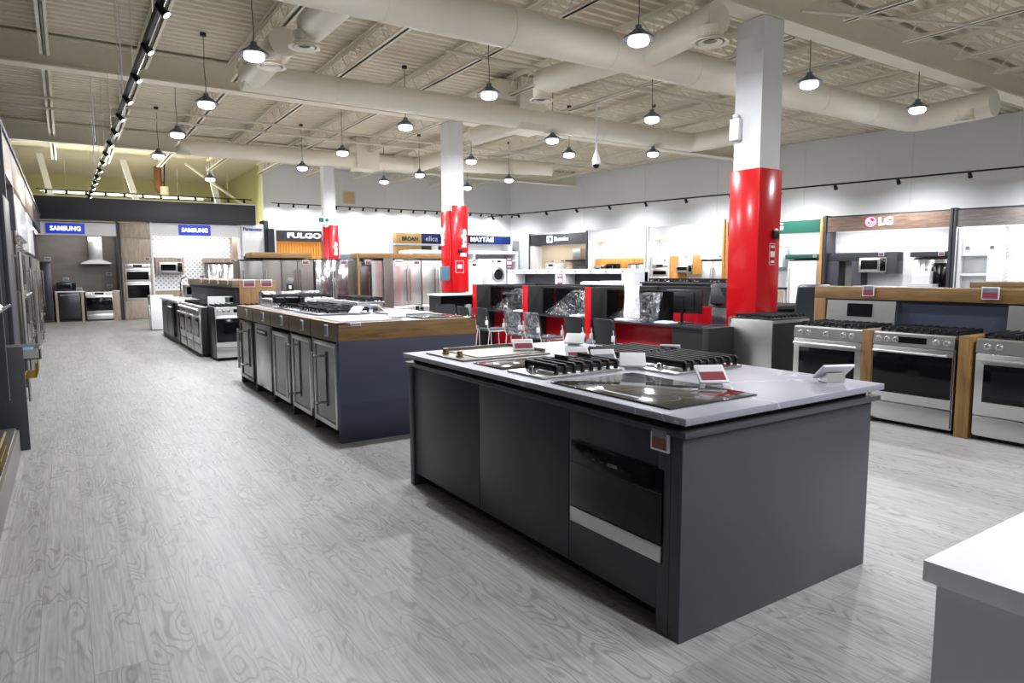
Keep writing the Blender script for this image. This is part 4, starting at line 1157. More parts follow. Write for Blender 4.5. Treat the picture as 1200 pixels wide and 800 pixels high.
for (x, y, d, wr) in ((6.55, 11.25, 'plain dark visitor chair, left of the pair in the farthest booth', False), (6.60, 10.62, 'plain dark visitor chair, right of the pair in the farthest booth', False),
                      (6.50, 9.45, 'visitor chair still in plastic wrap, left of the pair in the middle booth', True), (6.45, 8.80, 'visitor chair still in plastic wrap, right of the pair in the middle booth', True),
                      (6.45, 7.75, 'black visitor chair in the nearest booth, left of its pair', False), (6.45, 7.08, 'black visitor chair in the nearest booth, right of its pair', False)):
    visitor_chair((x, y, 0), -PI/2+random.uniform(-.08, .08), d, wr)
t = thing('service_desk', 'black open shelf desk with leaflets left of the red booths', 'desk', (6.75, 12.7, 0))
B(-.4, .9, 0, .05, 0, 1.05).build('back_panel', 'black_matte', t); B(-.42, .95, -.4, .1, 1.03, 1.07, b=.003).build('top_shelf', 'white_gloss', t)
B(-.4, .9, -.4, 0, .55, .58).build('desk_top', 'graphite', t); B(-.4, -.36, -.4, 0, 0, 1.03).build('side_panel', 'black_matte', t); B(-.3, .9, -.02, 0, .1, .54).build('red_front', 'red_panel', t)
t = thing('leaflet_holder', 'white leaflet holder on the black shelf desk', 'holder', (7.2, 12.5, .58)); B(-.12, .0, -.05, .05, 0, .25, b=.004).build('holder', 'white_plastic', t); B(.02, .1, -.05, .05, 0, .17, b=.004).build('leaflets', 'paper', t)
visitor_chair((6.45, 12.05, 0), PI*.95, 'black visitor chair back in front of the black shelf desk')
# ================================================================ REFRIGERATOR ROWS
FY = 16.0
fridge((3.52, FY, 0), 0, 'narrow dark steel refrigerator with reflective doors, leftmost beside the aisle header', w=.5, hgt=1.82, mat='stainless_dark', style='single')
fridge((3.98, FY+.02, 0), 0, 'grey slab sided refrigerator left of the one with the dispenser', w=.42, hgt=1.84, mat='slate', style='single', hmat='stainless')
fridge((4.56, FY, 0), 0, 'slate french door refrigerator with a water dispenser', w=.74, hgt=1.84, mat='slate', dispenser=True)
fridge((5.38, FY, 0), 0, 'shiny rippled steel refrigerator in protective film, right of the slate one', w=.82, hgt=1.85, mat='stainless_wavy', style='side')
fridge((6.22, FY+.1, 0), 0, 'dark steel refrigerator left of the curved steel one', w=.36, hgt=1.84, mat='stainless_dark', style='bottom')
fridge((6.55, FY, 0), 0, 'narrow curved steel refrigerator beside the pale grey panel', w=.3, hgt=1.84, mat='stainless', style='bottom', curved=True)
o = B(-.125, .125, 0, .75, 0, 1.87, b=.004).build('divider_panel', 'slate', loc=(6.83, FY-.03, 0)); tag(o, 'pale grey divider panel between the refrigerators', 'panel')
fridge((7.36, FY, 0), 0, 'steel french door refrigerator right of the pale grey panel, reflecting red', w=.78, hgt=1.85, mat='stainless')
fridge((8.17, FY, 0), 0, 'four door steel refrigerator directly left of the middle column', w=.8, hgt=1.85, mat='stainless', style='four')
t = thing('wood_canopy', 'oak beam laid across the tops of the middle refrigerators', 'display', (7.0, FY+.1, 1.87))
B(-.95, 1.95, -.12, .5, .0, .12, b=.003).build('oak_beam', 'oak', t); B(-.95, -.0, -.1, .3, -.02, .0).build('underside', 'black_matte', t)
B(-.97, -.93, -.12, -.04, -1.87, .12, b=.003).build('oak_post', 'oak_z', t)
t = thing('wood_canopy', 'oak beam laid across the tops of the left refrigerators', 'display', (4.3, FY+.1, 1.86))
B(-.75, .6, -.12, .5, .0, .12, b=.003).build('oak_beam', 'oak', t); B(-.75, .6, .5, .6, -1.86, .1).build('rear_panel', 'navy_dark', t)
for x, z, d in ((4.75, 1.76, 'slate dispenser refrigerator'), (5.68, 1.77, 'rippled steel refrigerator'), (7.62, 1.77, 'red reflecting refrigerator'), (6.3, 1.77, 'dark steel refrigerator left of the curved one')):
    price_tag((x, FY-.004, z), 0, 'price tag at the top of the '+d, w=.16, h=.1)
t = thing('price_card', 'white card clipped on the refrigerator right of the pale panel', 'sign', (7.12, FY-.004, 1.76)); B(-.11, .13, -.012, 0, -.09, .07, b=.003).build('card', 'paper', t); B(-.09, .11, -.014, -.011, .02, .05).build('print_line', 'tag_red', t)

# ================================================================ LAUNDRY AND WHITE DISPLAYS
def washer(loc, rz, label, w=.66, hgt=.95, door=True):
    t = thing('washing_machine', label, 'washer', loc, rz, 'white washers and dryers'); h = w/2
    B(-h, h, 0, .65, .02, hgt, b=.012).build('cabinet', 'white_gloss', t)
    B(-h+.03, h-.03, .05, .6, 0, .03).build('feet', 'black_plastic', t)
    c = B(-h+.01, h-.01, -.012, 0, hgt-.13, hgt-.02, b=.004).build('control_panel', 'white_plastic', t)
    B(-.02, .1, -.016, -.01, hgt-.1, hgt-.05).build('display', 'black_glass', c)
    MB().lathe([(.03, 0), (.03, -.02), (.02, -.03)], (-h+.12, -.01, hgt-.075), n=14, axis='y').build('dial', 'chrome', c)
    if not door:
        B(-h+.03, h-.03, -.008, 0, .1, hgt-.16, b=.003).build('front_panel', 'white_plastic', t); return t
    d = MB().lathe([(.22, 0), (.22, -.03), (.16, -.045), (.15, -.02)], (0, 0, hgt*.47), n=28, axis='y').build('door_ring', 'stainless', t)
    MB().lathe([(.15, -.02), (.12, -.05), (.02, -.06)], (0, 0, hgt*.47), n=28, axis='y').build('door_glass', 'black_glass', d)
    return t
def plinth(x0, x1, y0, y1, h, label):
    t = thing('display_plinth', label, 'plinth', ((x0+x1)/2, (y0+y1)/2, 0))
    a = (x1-x0)/2; b = (y1-y0)/2
    B(-a, a, -b, b, 0, h, b=.004).build('platform', 'white_paint', t); B(-a-.01, a+.01, -b-.01, b+.01, h, h+.02).build('top_board', 'white_gloss', t)
    return t
plinth(8.3, 11.6, 17.0, 17.9, .83, 'white display platform carrying the washers behind the desks')
washer((9.2, 17.1, .85), 0, 'plain white dryer leftmost on the platform, right of the middle column', door=False)
washer((9.95, 17.1, .85), 0, 'plain white dryer second from the left on the platform', door=False)
B(10.45, 11.1, 17.02, 17.7, .85, 1.02, b=.003).build('riser_box', 'white_paint')['label'] = 'white riser box under the round door washer'
bpy.data.objects['riser_box']['category'] = 'plinth'
washer((10.78, 17.05, 1.02), 0, 'white front loading washer with a dark round door, rightmost on the platform', w=.6, hgt=.88)
t = thing('display_shelf', 'white boxed display frame above the washers', 'display', (9.3, 18.6, 0))
B(-.7, 3.2, .6, .7, 0, 2.16).build('back_panel', 'white_paint', t, smooth=False)
B(-.7, 3.2, -.1, .6, 2.08, 2.18, b=.003).build('top_board', 'white_gloss', t)
for x in (-.7, 3.1): B(x, x+.1, -.1, .6, 0, 2.08).build('side_panel', 'white_paint', t)
B(1.5, 1.56, -.1, .6, 1.3, 2.08).build('shelf_divider', 'white_paint', t); B(-.6, 3.1, -.1, .6, 1.85, 1.9).build('shelf', 'white_paint', t)
t = thing('appliance_display', 'white headed display wall with a dark recess, right of the washers', 'display', (11.2, 13.8, 0))
B(.05, .15, -2.4, 2.9, 0, 1.5).build('back_panel', 'navy_dark', t, smooth=False)
B(-.3, .2, -2.4, 2.9, 1.46, 1.575, b=.003).build('white_header', 'white_gloss', t)
for y in (-2.4, .18, 2.5): B(-.3, .15, y-.0, y+.4 if y else y+.4, 0, 1.46, b=.003).build('white_post', 'white_paint', t)
for k in range(9):
    price_tag((10.895, 16.4-k*.58, 1.52), WEST, 'small dark tag on the white header above the desks, %s from the left' % ordn[k], w=.1, h=.06, col='tag_grey')
def notice(x, y, z, rz, label, w=.22, h=.34):
    t = thing('notice_sign', label, 'sign', (x, y, z), rz)
    B(-w/2, w/2, -.012, 0, -h/2, h/2, b=.002).build('frame', 'tag_red', t); B(-w/2+.02, w/2-.02, -.015, -.011, -.05, .06).build('white_field', 'paper', t)
    B(-w/2+.03, w/2-.03, -.015, -.011, -h/2+.03, -h/2+.06).build('text_line', 'paper', t); B(-w/2+.03, w/2-.03, -.015, -.011, h/2-.06, h/2-.03).build('text_line', 'paper', t)
notice(10.89, 14.15, 1.28, WEST, 'red framed notice on the white post of the display wall above the desks')
notice(12.1, 18.45, 1.8, 0, 'red framed notice on the white frame left of the dark fascia bay')
t = thing('cooktop_box', 'rounded white appliance packages behind the nearest booth', 'package', (10.4, 11.9, 1.16))
B(-.2, .2, -.55, -.05, 0, .14, b=.05).build('package', 'white_plastic', t); B(-.2, .2, .1, .6, 0, .12, b=.05).build('package', 'white_plastic', t)
B(-.3, .3, -1.6, 1.6, -1.16, 0).build('counter', 'navy_dark', t)
# black row of cooktops beyond the office chair
t = thing('appliance_counter', 'black counter carrying dark cooktops beyond the office chair', 'counter', (9.75, 9.0, 0))
B(-.3, .4, -1.5, .65, 0, 1.28, b=.003).build('cabinet', 'black_matte', t); B(-.34, .44, -1.52, .67, 1.28, 1.31, b=.003).build('counter_top', 'graphite', t)
for k, y in enumerate((9.3, 8.58, 7.86)):
    gas_cooktop(9.5, 10.05, y-.34, y+.34, 1.311, 'dark gas hob on the black counter beyond the office chair, %s from the left' % ordn[k], n=2, kn=3, tray='black_glass', nb=2, cr=2)

# ================================================================ SHOP-FRONT BAYS
def bay_frame(name, label, P, rz, w, zf0, zf1, fascia, back, side='white_paint', d=.75, edge=.06, edge_m=None, top=None, led=True, rec=.0, strip_m='led_strip', lp=60, lc=(1, .97, .93)):
    """P(s) start; local x to the right, y inwards"""
    t = thing('shop_bay', label, 'display bay', P, rz)
    B(0, w, d-.04, d, 0, zf1).build('back_wall', back, t, smooth=False)
    B(0, w, .0, d, zf1-.04, zf1, b=.0).build('roof_board', top or side, t, smooth=False)
    B(edge if True else 0, w-edge, 0, .03, zf0, zf1-.03).build('fascia', fascia, t, smooth=False)
    B(0, edge, -.03, d, 0, zf1+.03, b=.002).build('side_post', edge_m or side, t)
    B(w-edge, w, -.03, d, 0, zf1+.03, b=.002).build('side_post', edge_m or side, t)
    B(edge, edge+.01, .0, d-.04, 0, zf0).build('side_lining', side, t, smooth=False)
    B(w-edge-.01, w-edge, .0, d-.04, 0, zf0).build('side_lining', side, t, smooth=False)
    if led:
        B(edge+.02, w-edge-.02, .035, .055, zf0+.01, zf0+.03).build('light_strip', strip_m, t)
        area('bay_strip_light', (w/2, .10, zf0-.0), w-.3, lp*w*.17, lc, rot=(math.radians(22), 0, 0), sizey=.05, parent=t)
    return t
def obox(parent, name, mat, *a, b=.003): return B(*a, b=b).build(name, mat, parent)

# ---- right wall, bays numbered from far to near
def RB(s, d=0, z=0): return BW(s, d, z)
t = bay_frame('b', 'shop bay with a dark fascia and white emblem lettering, leftmost on the right wall', RB(0), BRZ, 3.22, 2.60, 3.08, 'graphite', 'beige', side='white_paint', edge_m='graphite', lp=26)
text('brand_lettering', 'Electrolux', 'text_on', t, (1.85, -.012, 2.84), .2, width=.78, height=.15)
e = B(1.06, 1.34, -.02, 0, 2.7, 2.98, b=.002).build('emblem_plate', 'text_on', t)
MB().cyl((1.2, -.022, 2.84), (1.2, -.02, 2.84), .12, n=24).build('emblem_ring', 'graphite', e)
MB().prism([(1.2, 2.955), (1.2, 2.725), (1.085, 2.84)], 'y', -.03, -.023).build('emblem_wedge', 'text_on', e)
oven_wall(RB(1.15, .15), BRZ, 'black glass double wall oven in the dark fascia bay', w=.6, z0=1.0, z1=1.85, mat='white_gloss')
t = thing('range_hood', 'dark flat range hood under the dark fascia bay', 'hood', RB(2.35, .1, 1.92), BRZ); B(-.6, .7, 0, .6, 0, .06, b=.004).build('canopy', 'black_plastic', t); B(-.2, .2, .25, .6, .06, .5, b=.004).build('chimney', 'stainless', t)
fridge(RB(2.75, .1), BRZ, 'dark steel refrigerator in the dark fascia bay', w=.75, hgt=1.8, mat='stainless_dark')
for s, d in ((1.3, 'left'), (1.9, 'right')):
    price_tag(RB(s, .09, 1.95), BRZ, 'tag at the %s of the dark hood in the dark fascia bay' % d, w=.14, h=.1, col='tag_grey')

t = bay_frame('b', 'plain white fascia bay between the dark fascia bay and the dotted tile bay', RB(3.28), BRZ, 2.7, 2.66, 3.08, 'white_gloss', 'white_paint', lp=45)
t = thing('wall_cabinet', 'orange wood wall cabinets in the plain white fascia bay', 'cabinet', RB(3.4, .3, 1.45), BRZ)
B(0, 2.5, 0, .4, .15, .55, b=.003).build('carcass', 'orange_wood', t)
for k in range(4): B(.01+k*.62, .61+k*.62, -.015, 0, .32 if k in (1, 3) else .15, .55, b=.002).build('door', 'orange_wood', t)
microwave(RB(4.35, .05, 1.5), BRZ, 'black built-in microwave in the plain white fascia bay', w=.5, hgt=.3, mat='black_plastic')
microwave(RB(3.75, .05, 1.48), BRZ, 'steel microwave at the left of the plain white fascia bay', w=.45, hgt=.25, mat='stainless')
fridge(RB(5.45, .1), BRZ, 'steel refrigerator in the plain white fascia bay', w=.75, hgt=1.8, mat='stainless')

t = bay_frame('b', 'dotted tile bay with orange wood cabinets, left of the nearest column', RB(6.03), BRZ, 3.08, 2.64, 3.08, 'white_gloss', 'hex_tile', side='white_paint', lp=38)
B(3.0, 3.08, -.06, .02, 0, 3.2, b=.002).build('orange_edge', 'orange_wood', t)
t = thing('tall_cabinet', 'white oven cabinet with an orange wood side in the dotted tile bay', 'cabinet', RB(6.12, .1), BRZ)
B(0, .78, 0, .6, 0, 2.04, b=.003).build('carcass', 'white_paint', t); B(.79, 1.12, .02, .6, 0, 2.04, b=.003).build('wood_panel', 'orange_wood', t)
oven_wall(RB(6.53, .09), BRZ, 'steel double wall oven in the white cabinet of the dotted tile bay', w=.64, z0=.85, z1=1.78)
t = thing('wall_cabinet', 'white wall cabinet beside orange wood doors in the dotted tile bay', 'cabinet', RB(7.25, .15, 1.4), BRZ)
B(.0, .55, 0, .35, .34, .66, b=.003).build('white_door', 'white_gloss', t); B(.56, .92, 0, .35, .0, .66, b=.003).build('wood_door', 'orange_wood', t)
microwave(RB(7.5, .12, 1.46), BRZ, 'over the range microwave in the dotted tile bay', w=.62, hgt=.27)
fridge(RB(8.6, .1), BRZ, 'french door steel refrigerator in the dotted tile bay', w=.8, hgt=1.87, mat='stainless_h', side='white_paint')
t = thing('fridge_cabinet', 'white cabinet box over the refrigerator in the dotted tile bay', 'cabinet', RB(8.6, .08, 1.9), BRZ); B(-.45, .43, 0, .6, 0, .13, b=.003).build('carcass', 'white_paint', t); B(-.44, .42, -.012, 0, .01, .12).build('door', 'white_gloss', t)
for s, z, d in ((6.75, 1.9, 'above the wall oven'), (7.62, 2.0, 'on the white wall cabinet'), (8.9, 2.0, 'over the french door refrigerator'), (8.0, 1.25, 'on the dotted tiles')):
    price_tag(RB(s, .06 if z > 1.3 else .7, z), BRZ, 'tag %s in the dotted tile bay' % d, w=.1, h=.07, col='tag_grey')

t = bay_frame('b', 'green fascia bay partly hidden by the nearest column', RB(9.12), BRZ, 3.12, 2.64, 3.06, 'green_sign', 'white_paint', side='white_paint', edge=.08, edge_m='orange_wood', lp=45, lc=(.97, .98, 1))
text('brand_lettering', 'SMEG', 'text_on', t, (1.50, -.012, 2.86), .25, width=.82, height=.22, bold=.004)
fridge(RB(11.6, .12), BRZ, 'white refrigerator with a long bronze handle in the green fascia bay', w=.86, hgt=1.84, mat='white_gloss', style='single', side='white_paint', hmat='bronze')
t = thing('fridge_header', 'green header box over the white refrigerator', 'cabinet', RB(11.55, .08, 1.87), BRZ); B(-.46, .46, 0, .6, .02, .13, b=.003).build('green_board', 'green_sign', t); B(-.46, .46, .02, .6, 0, .02).build('underside', 'black_matte', t)
t = thing('wall_cabinet', 'white wall cabinet left of the white refrigerator', 'cabinet', RB(10.2, .2, 1.62), BRZ); B(0, .75, 0, .4, 0, .62, b=.003).build('carcass', 'white_paint', t); B(.01, .74, -.01, 0, .01, .6).build('door', 'white_gloss', t); B(0, .75, -.01, .4, .62, .65).build('orange_top', 'orange_wood', t)
t = thing('base_cabinet', 'dark worktop with white drawers in the green fascia bay', 'cabinet', RB(9.6, .12), BRZ); B(0, 1.5, 0, .6, .93, .99, b=.003).build('worktop', 'black_plastic', t); B(.02, 1.48, .02, .6, 0, .93, b=.003).build('carcass', 'white_paint', t)
for k in range(2): B(.03+k*.73, .73+k*.73, 0, .02, .05, .9).build('drawer', 'grey_wood', t)
for s, z, d in ((12.0, 1.94, 'over the white refrigerator'), (10.95, 1.55, 'upper left of the white refrigerator'), (10.95, 1.2, 'lower left of the white refrigerator'), (11.15, 1.28, 'beside the bronze handle')):
    price_tag(RB(s, .06 if z > 1.9 else .7, z), BRZ, 'tag %s in the green fascia bay' % d, w=.1, h=.07, col='tag_grey')

t = bay_frame('b', 'walnut fascia bay with a glowing round pink logo on the right wall', RB(12.26), BRZ, 3.26, 2.63, 3.08, 'walnut', 'white_gloss', side='graphite', edge=.07, edge_m='charcoal_panel', top='charcoal_panel', lp=60, lc=(.95, .97, 1))
text('brand_lettering', 'LG', 'text_on', t, (1.66, -.02, 2.86), .3, width=.36, height=.22, bold=.012, depth=.03)
e = MB().cyl((1.27, -.03, 2.86), (1.27, 0, 2.86), .135, n=32).build('round_logo', 'logo_on', t)
MB().cyl((1.27, -.036, 2.86), (1.27, -.031, 2.86), .115, n=32).build('logo_face', 'logo_pink', e)
m = MB(); m.tube([(1.27+.085*math.cos(a), -.04, 2.86+.085*math.sin(a)) for a in [PI*.5+PI*2*k/20*.78 for k in range(21)]], .01, 6)
m.box(1.27, 1.35, -.045, -.037, 2.85, 2.865); m.box(1.265, 1.28, -.045, -.037, 2.82, 2.9); m.cyl((1.235, -.045, 2.885), (1.235, -.037, 2.885), .014, n=10)
m.build('logo_marks', 'text_on', e)
B(.07, 3.19, .70, .71, 2.3, 2.63).build('upper_wall_band', 'wall_light', t, smooth=False)
t = thing('tall_cabinet', 'black open pantry cabinet at the left of the walnut fascia bay', 'cabinet', RB(12.33, .08), BRZ)
B(0, 1.9, 0, .5, 1.78, 2.02, b=.003).build('bridge_cabinet', 'charcoal_panel', t); B(0, .36, 0, .5, 0, 1.78, b=.003).build('left_tower', 'charcoal_panel', t)
B(.72, .98, 0, .5, 0, 1.78, b=.003).build('right_tower', 'graphite', t); B(1.62, 1.9, -.02, .5, 1.42, 2.0, b=.003).build('wall_box', 'graphite', t)
t = microwave(RB(13.62, .02, 1.46), BRZ, 'steel over the range microwave in the walnut fascia bay', w=.70, hgt=.41)
fridge(RB(15.02, .1), BRZ, 'mirror steel refrigerator with a black glass door in the walnut fascia bay', w=.8, hgt=1.84, mat='stainless_wavy', style='side', side='graphite')
o = B(-.16, .2, -.012, 0, -.5, .45, b=.01).build('glass_door_panel', 'black_glass', loc=RB(15.22, .09, 1.25), rz=BRZ); tag(o, 'black glass door insert on the mirror steel refrigerator', 'panel')
t = thing('fridge_header', 'black header box over the mirror steel refrigerator', 'cabinet', RB(15.0, .08, 1.87), BRZ); B(-.46, .42, 0, .6, 0, .13, b=.003).build('board', 'graphite', t); B(-.44, .4, -.01, 0, .02, .11).build('door', 'charcoal_panel', t)
for s, z, d in ((13.85, 1.96, 'above the microwave'), (15.3, 1.94, 'over the mirror steel refrigerator')):
    price_tag(RB(s, .0, z), BRZ, 'tag %s in the walnut fascia bay' % d, w=.14, h=.11)
t = thing('white_box', 'white card box standing in front of the mirror steel refrigerator', 'box', RB(14.95, -.35, 1.15), BRZ); B(-.22, .2, 0, .3, 0, .34, b=.004).build('box_body', 'white_gloss', t); B(-.3, .3, -.1, .5, -1.15, 0).build('pedestal', 'white_paint', t)
t = thing('display_counter', 'long white worktop in front of the walnut fascia bay', 'counter', RB(13.55, -.2), BRZ); B(-.3, 1.0, -.1, .25, .9, 1.08, b=.004).build('worktop', 'white_gloss', t); B(-.28, .98, -.05, .2, 0, .9).build('base', 'white_paint', t)

t = bay_frame('b', 'grey wood fascia bay with white niches at the right edge of the picture', RB(15.54), BRZ, 3.4, 2.62, 3.08, 'ash_wood', 'chevron_tile', side='white_paint', edge=.06, edge_m='charcoal_panel', top='charcoal_panel', lp=60, lc=(.96, .98, 1))
t = thing('tall_cabinet', 'white tower with two square niches in the grey wood fascia bay', 'cabinet', RB(15.64, .1), BRZ)
B(0, .95, .35, .5, 0, 2.6).build('back_board', 'white_paint', t, smooth=False)
for a in (0, .65): B(a, a+.08 if a == 0 else a+.3, 0, .35, 0, 2.6, b=.002).build('tower_side', 'white_gloss', t)
for z0, z1 in ((1.87, 2.6), (1.36, 1.42), (.2, .9)): B(.08, .65, 0, .35, z0, z1, b=.002).build('tower_shelf', 'white_gloss', t)
B(.08, .65, .33, .35, .9, 1.87).build('niche_back', 'wall_grey', t, smooth=False)
for s, d in ((15.85, 'left'), (16.38, 'right')): price_tag(RB(s, .095, 2.08), BRZ, '%s of the two tags above the white niches at the right edge' % d, w=.1, h=.1, col='tag_grey')

# ---- Samsung-side wall of the left aisle end
SY = 25.5
t = bay_frame('b', 'dark marble bay with a blue sign at the end of the left aisle, left one', (-.72, SY, 0), 0, 2.25, 2.72, 3.16, 'white_paint', 'marble_dark', side='marble_dark', edge=.05, edge_m='graphite', lp=20, d=.7)
s = B(.31, 1.33, -.03, 0, 2.77, 3.09, b=.003).build('blue_sign', 'blue_lit', t)
text('brand_lettering', 'SAMSUNG', 'text_on', s, (.82, -.04, 2.93), .2, width=.80, height=.14, bold=.003)
t = thing('range_hood', 'steel chimney range hood on the dark marble wall', 'hood', (.87, SY+.2, 1.83))
B(-.19, .19, .1, .4, .1, .88, b=.003).build('chimney', 'stainless', t)
MB().prism([(-.42, 0), (.42, 0), (.42, .03), (.2, .12), (-.2, .12), (-.42, .03)], 'y', -.05, .4).build('canopy', 'stainless_h', t)
fridge((-.5, SY+.02, 0), 0, 'dark refrigerator at the left end of the dark marble bay', w=.3, hgt=1.88, mat='black_stainless', style='single', d=.6)
t = thing('base_cabinet', 'pale wood cabinet frame with white worktop in the dark marble bay', 'cabinet', (-.3, SY+.02, 0))
for a, b in ((0, .07), (.68, .76), (1.56, 1.78)): B(a, b, 0, .58, 0, .93, b=.003).build('wood_panel', 'grey_wood', t)
B(0, .8, -.02, .6, .93, .965, b=.003).build('worktop', 'white_gloss', t); B(1.56, 1.8, -.02, .6, .93, .965, b=.003).build('worktop', 'white_gloss', t)
dishwasher((.07, SY+.02, 0), 0, 'black steel dishwasher in the dark marble bay', mat='black_stainless', hgt=.92, w=.58)
gas_range((.88, SY+.02, 0), 0, 'slide-in range under the steel chimney hood', w=.74, d=.6, style='slide', grates=False, hgt=.94)
microwave((.02, SY+.15, .968), 0, 'black countertop microwave on the white worktop of the dark marble bay', w=.52, hgt=.28, mat='black_stainless', handle=False)
for x, z, d in ((-.42, 1.98, 'above the dark refrigerator'), (.02, 1.33, 'above the countertop microwave'), (.35, 1.02, 'on the corner of the white worktop'), (1.22, 1.5, 'upper right of the slide-in range'), (1.22, 1.1, 'lower right of the slide-in range')):
    price_tag((x, SY+(-.0 if z < 1.05 or z > 1.9 else .64), z), 0, 'tag %s in the dark marble bay' % d, w=.16, h=.11, col='tag_grey')
t = thing('tall_cabinet', 'tall pale wood oven tower between the two blue sign bays', 'cabinet', (1.56, SY-.02, 0))
B(.0, .9, 0, .6, 0, 3.16, b=.003).build('carcass', 'grey_wood', t)
for z0, z1 in ((.02, .6), (1.86, 2.66), (2.67, 3.15)): B(.05, .88, -.02, 0, z0, z1, b=.002).build('door', 'grey_wood', t)
B(-.02, .02, -.03, .6, 0, 3.16).build('dark_edge', 'graphite', t)
oven_wall((2.01, SY-.03, 0), 0, 'steel double wall oven in the tall pale wood tower', w=.74, z0=.62, z1=1.83)
price_tag((2.32, SY-.05, 2.0), 0, 'tag above the steel double wall oven in the wood tower', w=.14, h=.11)
t = bay_frame('b', 'patterned tile bay with a blue sign, right of the tall wood oven tower', (2.44, SY, 0), 0, 2.85, 2.78, 3.2, 'white_paint', 'dot_tile', side='white_paint', edge=.06, edge_m='white_paint', lp=42, d=.7)
s = B(.87, 1.87, -.03, 0, 2.81, 3.15, b=.003).build('blue_sign', 'blue_lit', t)
text('brand_lettering', 'SAMSUNG', 'text_on', s, (1.37, -.04, 2.98), .2, width=.82, height=.14, bold=.003)
B(2.62, 2.79, .2, .66, 0, 2.78).build('wood_side', 'grey_wood', t)
t = thing('wall_cabinet', 'pale wood wall cabinet around the microwave in the patterned tile bay', 'cabinet', (3.0, SY+.25, 1.5))
B(-.42, .45, 0, .4, .0, .56, b=.003).build('carcass', 'grey_wood', t); B(-.41, .44, -.012, 0, .44, .55).build('flap_door', 'grey_wood', t)
microwave((3.03, SY+.16, 1.53), 0, 'steel microwave in the pale wood cabinet on patterned tiles', w=.72, hgt=.36)
t = thing('base_cabinet', 'white worktop with a sink in the patterned tile bay', 'cabinet', (2.5, SY+.05, 0)); B(0, 1.7, -.02, .6, .93, .965, b=.003).build('worktop', 'white_gloss', t); B(.02, 1.68, 0, .58, 0, .93).build('carcass', 'grey_wood', t)
for k in range(3): B(.03+k*.55, .56+k*.55, -.018, 0, .05, .9).build('door', 'grey_wood', t)
fridge((4.6, SY+.02, 0), 0, 'rippled steel refrigerator at the right of the patterned tile bay', w=.85, hgt=1.86, mat='stainless_wavy', style='side', d=.6)
t = thing('fridge_header', 'pale wood box over the rippled steel refrigerator', 'cabinet', (4.6, SY+.02, 1.88)); B(-.5, .6, 0, .6, 0, .16, b=.003).build('board', 'grey_wood', t); B(-.48, .58, -.012, 0, .01, .15).build('door', 'grey_wood', t)
for x, z, d in ((3.3, 1.98, 'on the pale wood microwave cabinet'), (5.0, 1.95, 'over the rippled steel refrigerator'), (4.0, 1.4, 'on the tiles left of the rippled steel refrigerator')):
    price_tag((x, SY+(.235 if z < 1.9 or x < 4 else -.0), z), 0, 'tag %s in the patterned tile bay' % d, w=.15, h=.1, col='tag_red')
t = thing('shop_bay', 'white panel with blue lettering at the right end of the black header wall', 'display bay', (5.32, SY, 0))
B(0, .8, 0, .6, 2.12, 3.26, b=.003).build('white_fascia', 'white_gloss', t); B(0, .8, .3, .6, 0, 2.12).build('dark_back', 'graphite', t); B(.0, .04, -.02, .6, 0, 3.26).build('edge_post', 'white_paint', t)
text('brand_lettering', 'Panasonic', 'blue_sign', t, (.40, -.006, 3.08), .2, width=.66, height=.13, bold=.006)
B(.78, .95, -.02, .6, 0, 3.4).build('black_post', 'charcoal_panel', t)
t = thing('header_wall', 'long black header wall above the blue sign bays', 'header', (2.6, SY-.05, 3.2))
B(-3.35, 3.2, -.12, .6, .02, .70, b=.004).build('header_board', 'charcoal_panel', t); B(-3.35, 3.2, -.13, .62, .70, .73).build('top_rail', 'steel_cream', t)
track_light((-.6, SY+.1), (5.75, SY+.1), 4.12, 12, 'slim track light above the long black header wall', hang=.9, on=False)

# storage space lights and details
area('storage_light', (1.5, 27.2, 4.2), 5, 650, (1, .97, .80), rot=(math.radians(-60), 0, 0), sizey=.2)
t = thing('strip_lamp', 'long warm fluorescent strip lamp behind the black header wall', 'lamp', (2.0, 26.6, 4.12))
B(-2.5, 2.4, -.05, .05, .06, .12, b=.005).build('housing', 'white_paint', t); MB().cyl((-2.4, 0, .03), (2.3, 0, .03), .025, n=10).build('tube', 'tube_on', t)
for k, (x0, z0, x1, z1) in enumerate(((-.2, 3.9, -.45, 5.3), (2.2, 3.9, 1.85, 5.3), (4.8, 3.9, 4.5, 5.3))):
    o = MB().prism([(x0-.09, z0), (x0+.09, z0), (x1+.09, z1), (x1-.09, z1)], 'y', -.06, .06).build('steel_brace', 'wall_light', loc=(0, 26.4, 0))
    tag(o, 'grey slanted steel brace above the black header wall, %s from the left' % ordn[k], 'brace', 'slanted steel braces')
o = MB().tube([(0, 0, 0), (-1.9, 0, 1.35)], .04, 8).build('steel_brace', 'steel_cream', loc=(5.6, 26.1, 3.95)); tag(o, 'thin diagonal steel bar at the right end of the black header wall', 'brace')
t = thing('roof_pipe', 'rusty brown vertical vent pipe in the yellow storage space', 'pipe', (3.1, 28.5, 4.45)); MB().tube([(0, 0, 1.0), (0, 0, .2), (.25, 0, -.1)], .13, 12).build('pipe', 'brown_pipe', t); MB().lathe([(.18, 0), (.18, .05), (.12, .05)], (0, 0, .4), n=16).build('collar', 'brown_pipe', t)
t = thing('unit_heater', 'cream round heater outlet hanging in the yellow storage space', 'heater', (3.15, 27.3, 4.2)); MB().lathe([(.28, 0), (.28, .04), (.14, .1), (.13, .4)], n=20).build('outlet', 'duct_cream', t); MB().cyl((0, 0, .4), (.05, 0, 1.2), .02).build('hanger', 'black_metal', t)

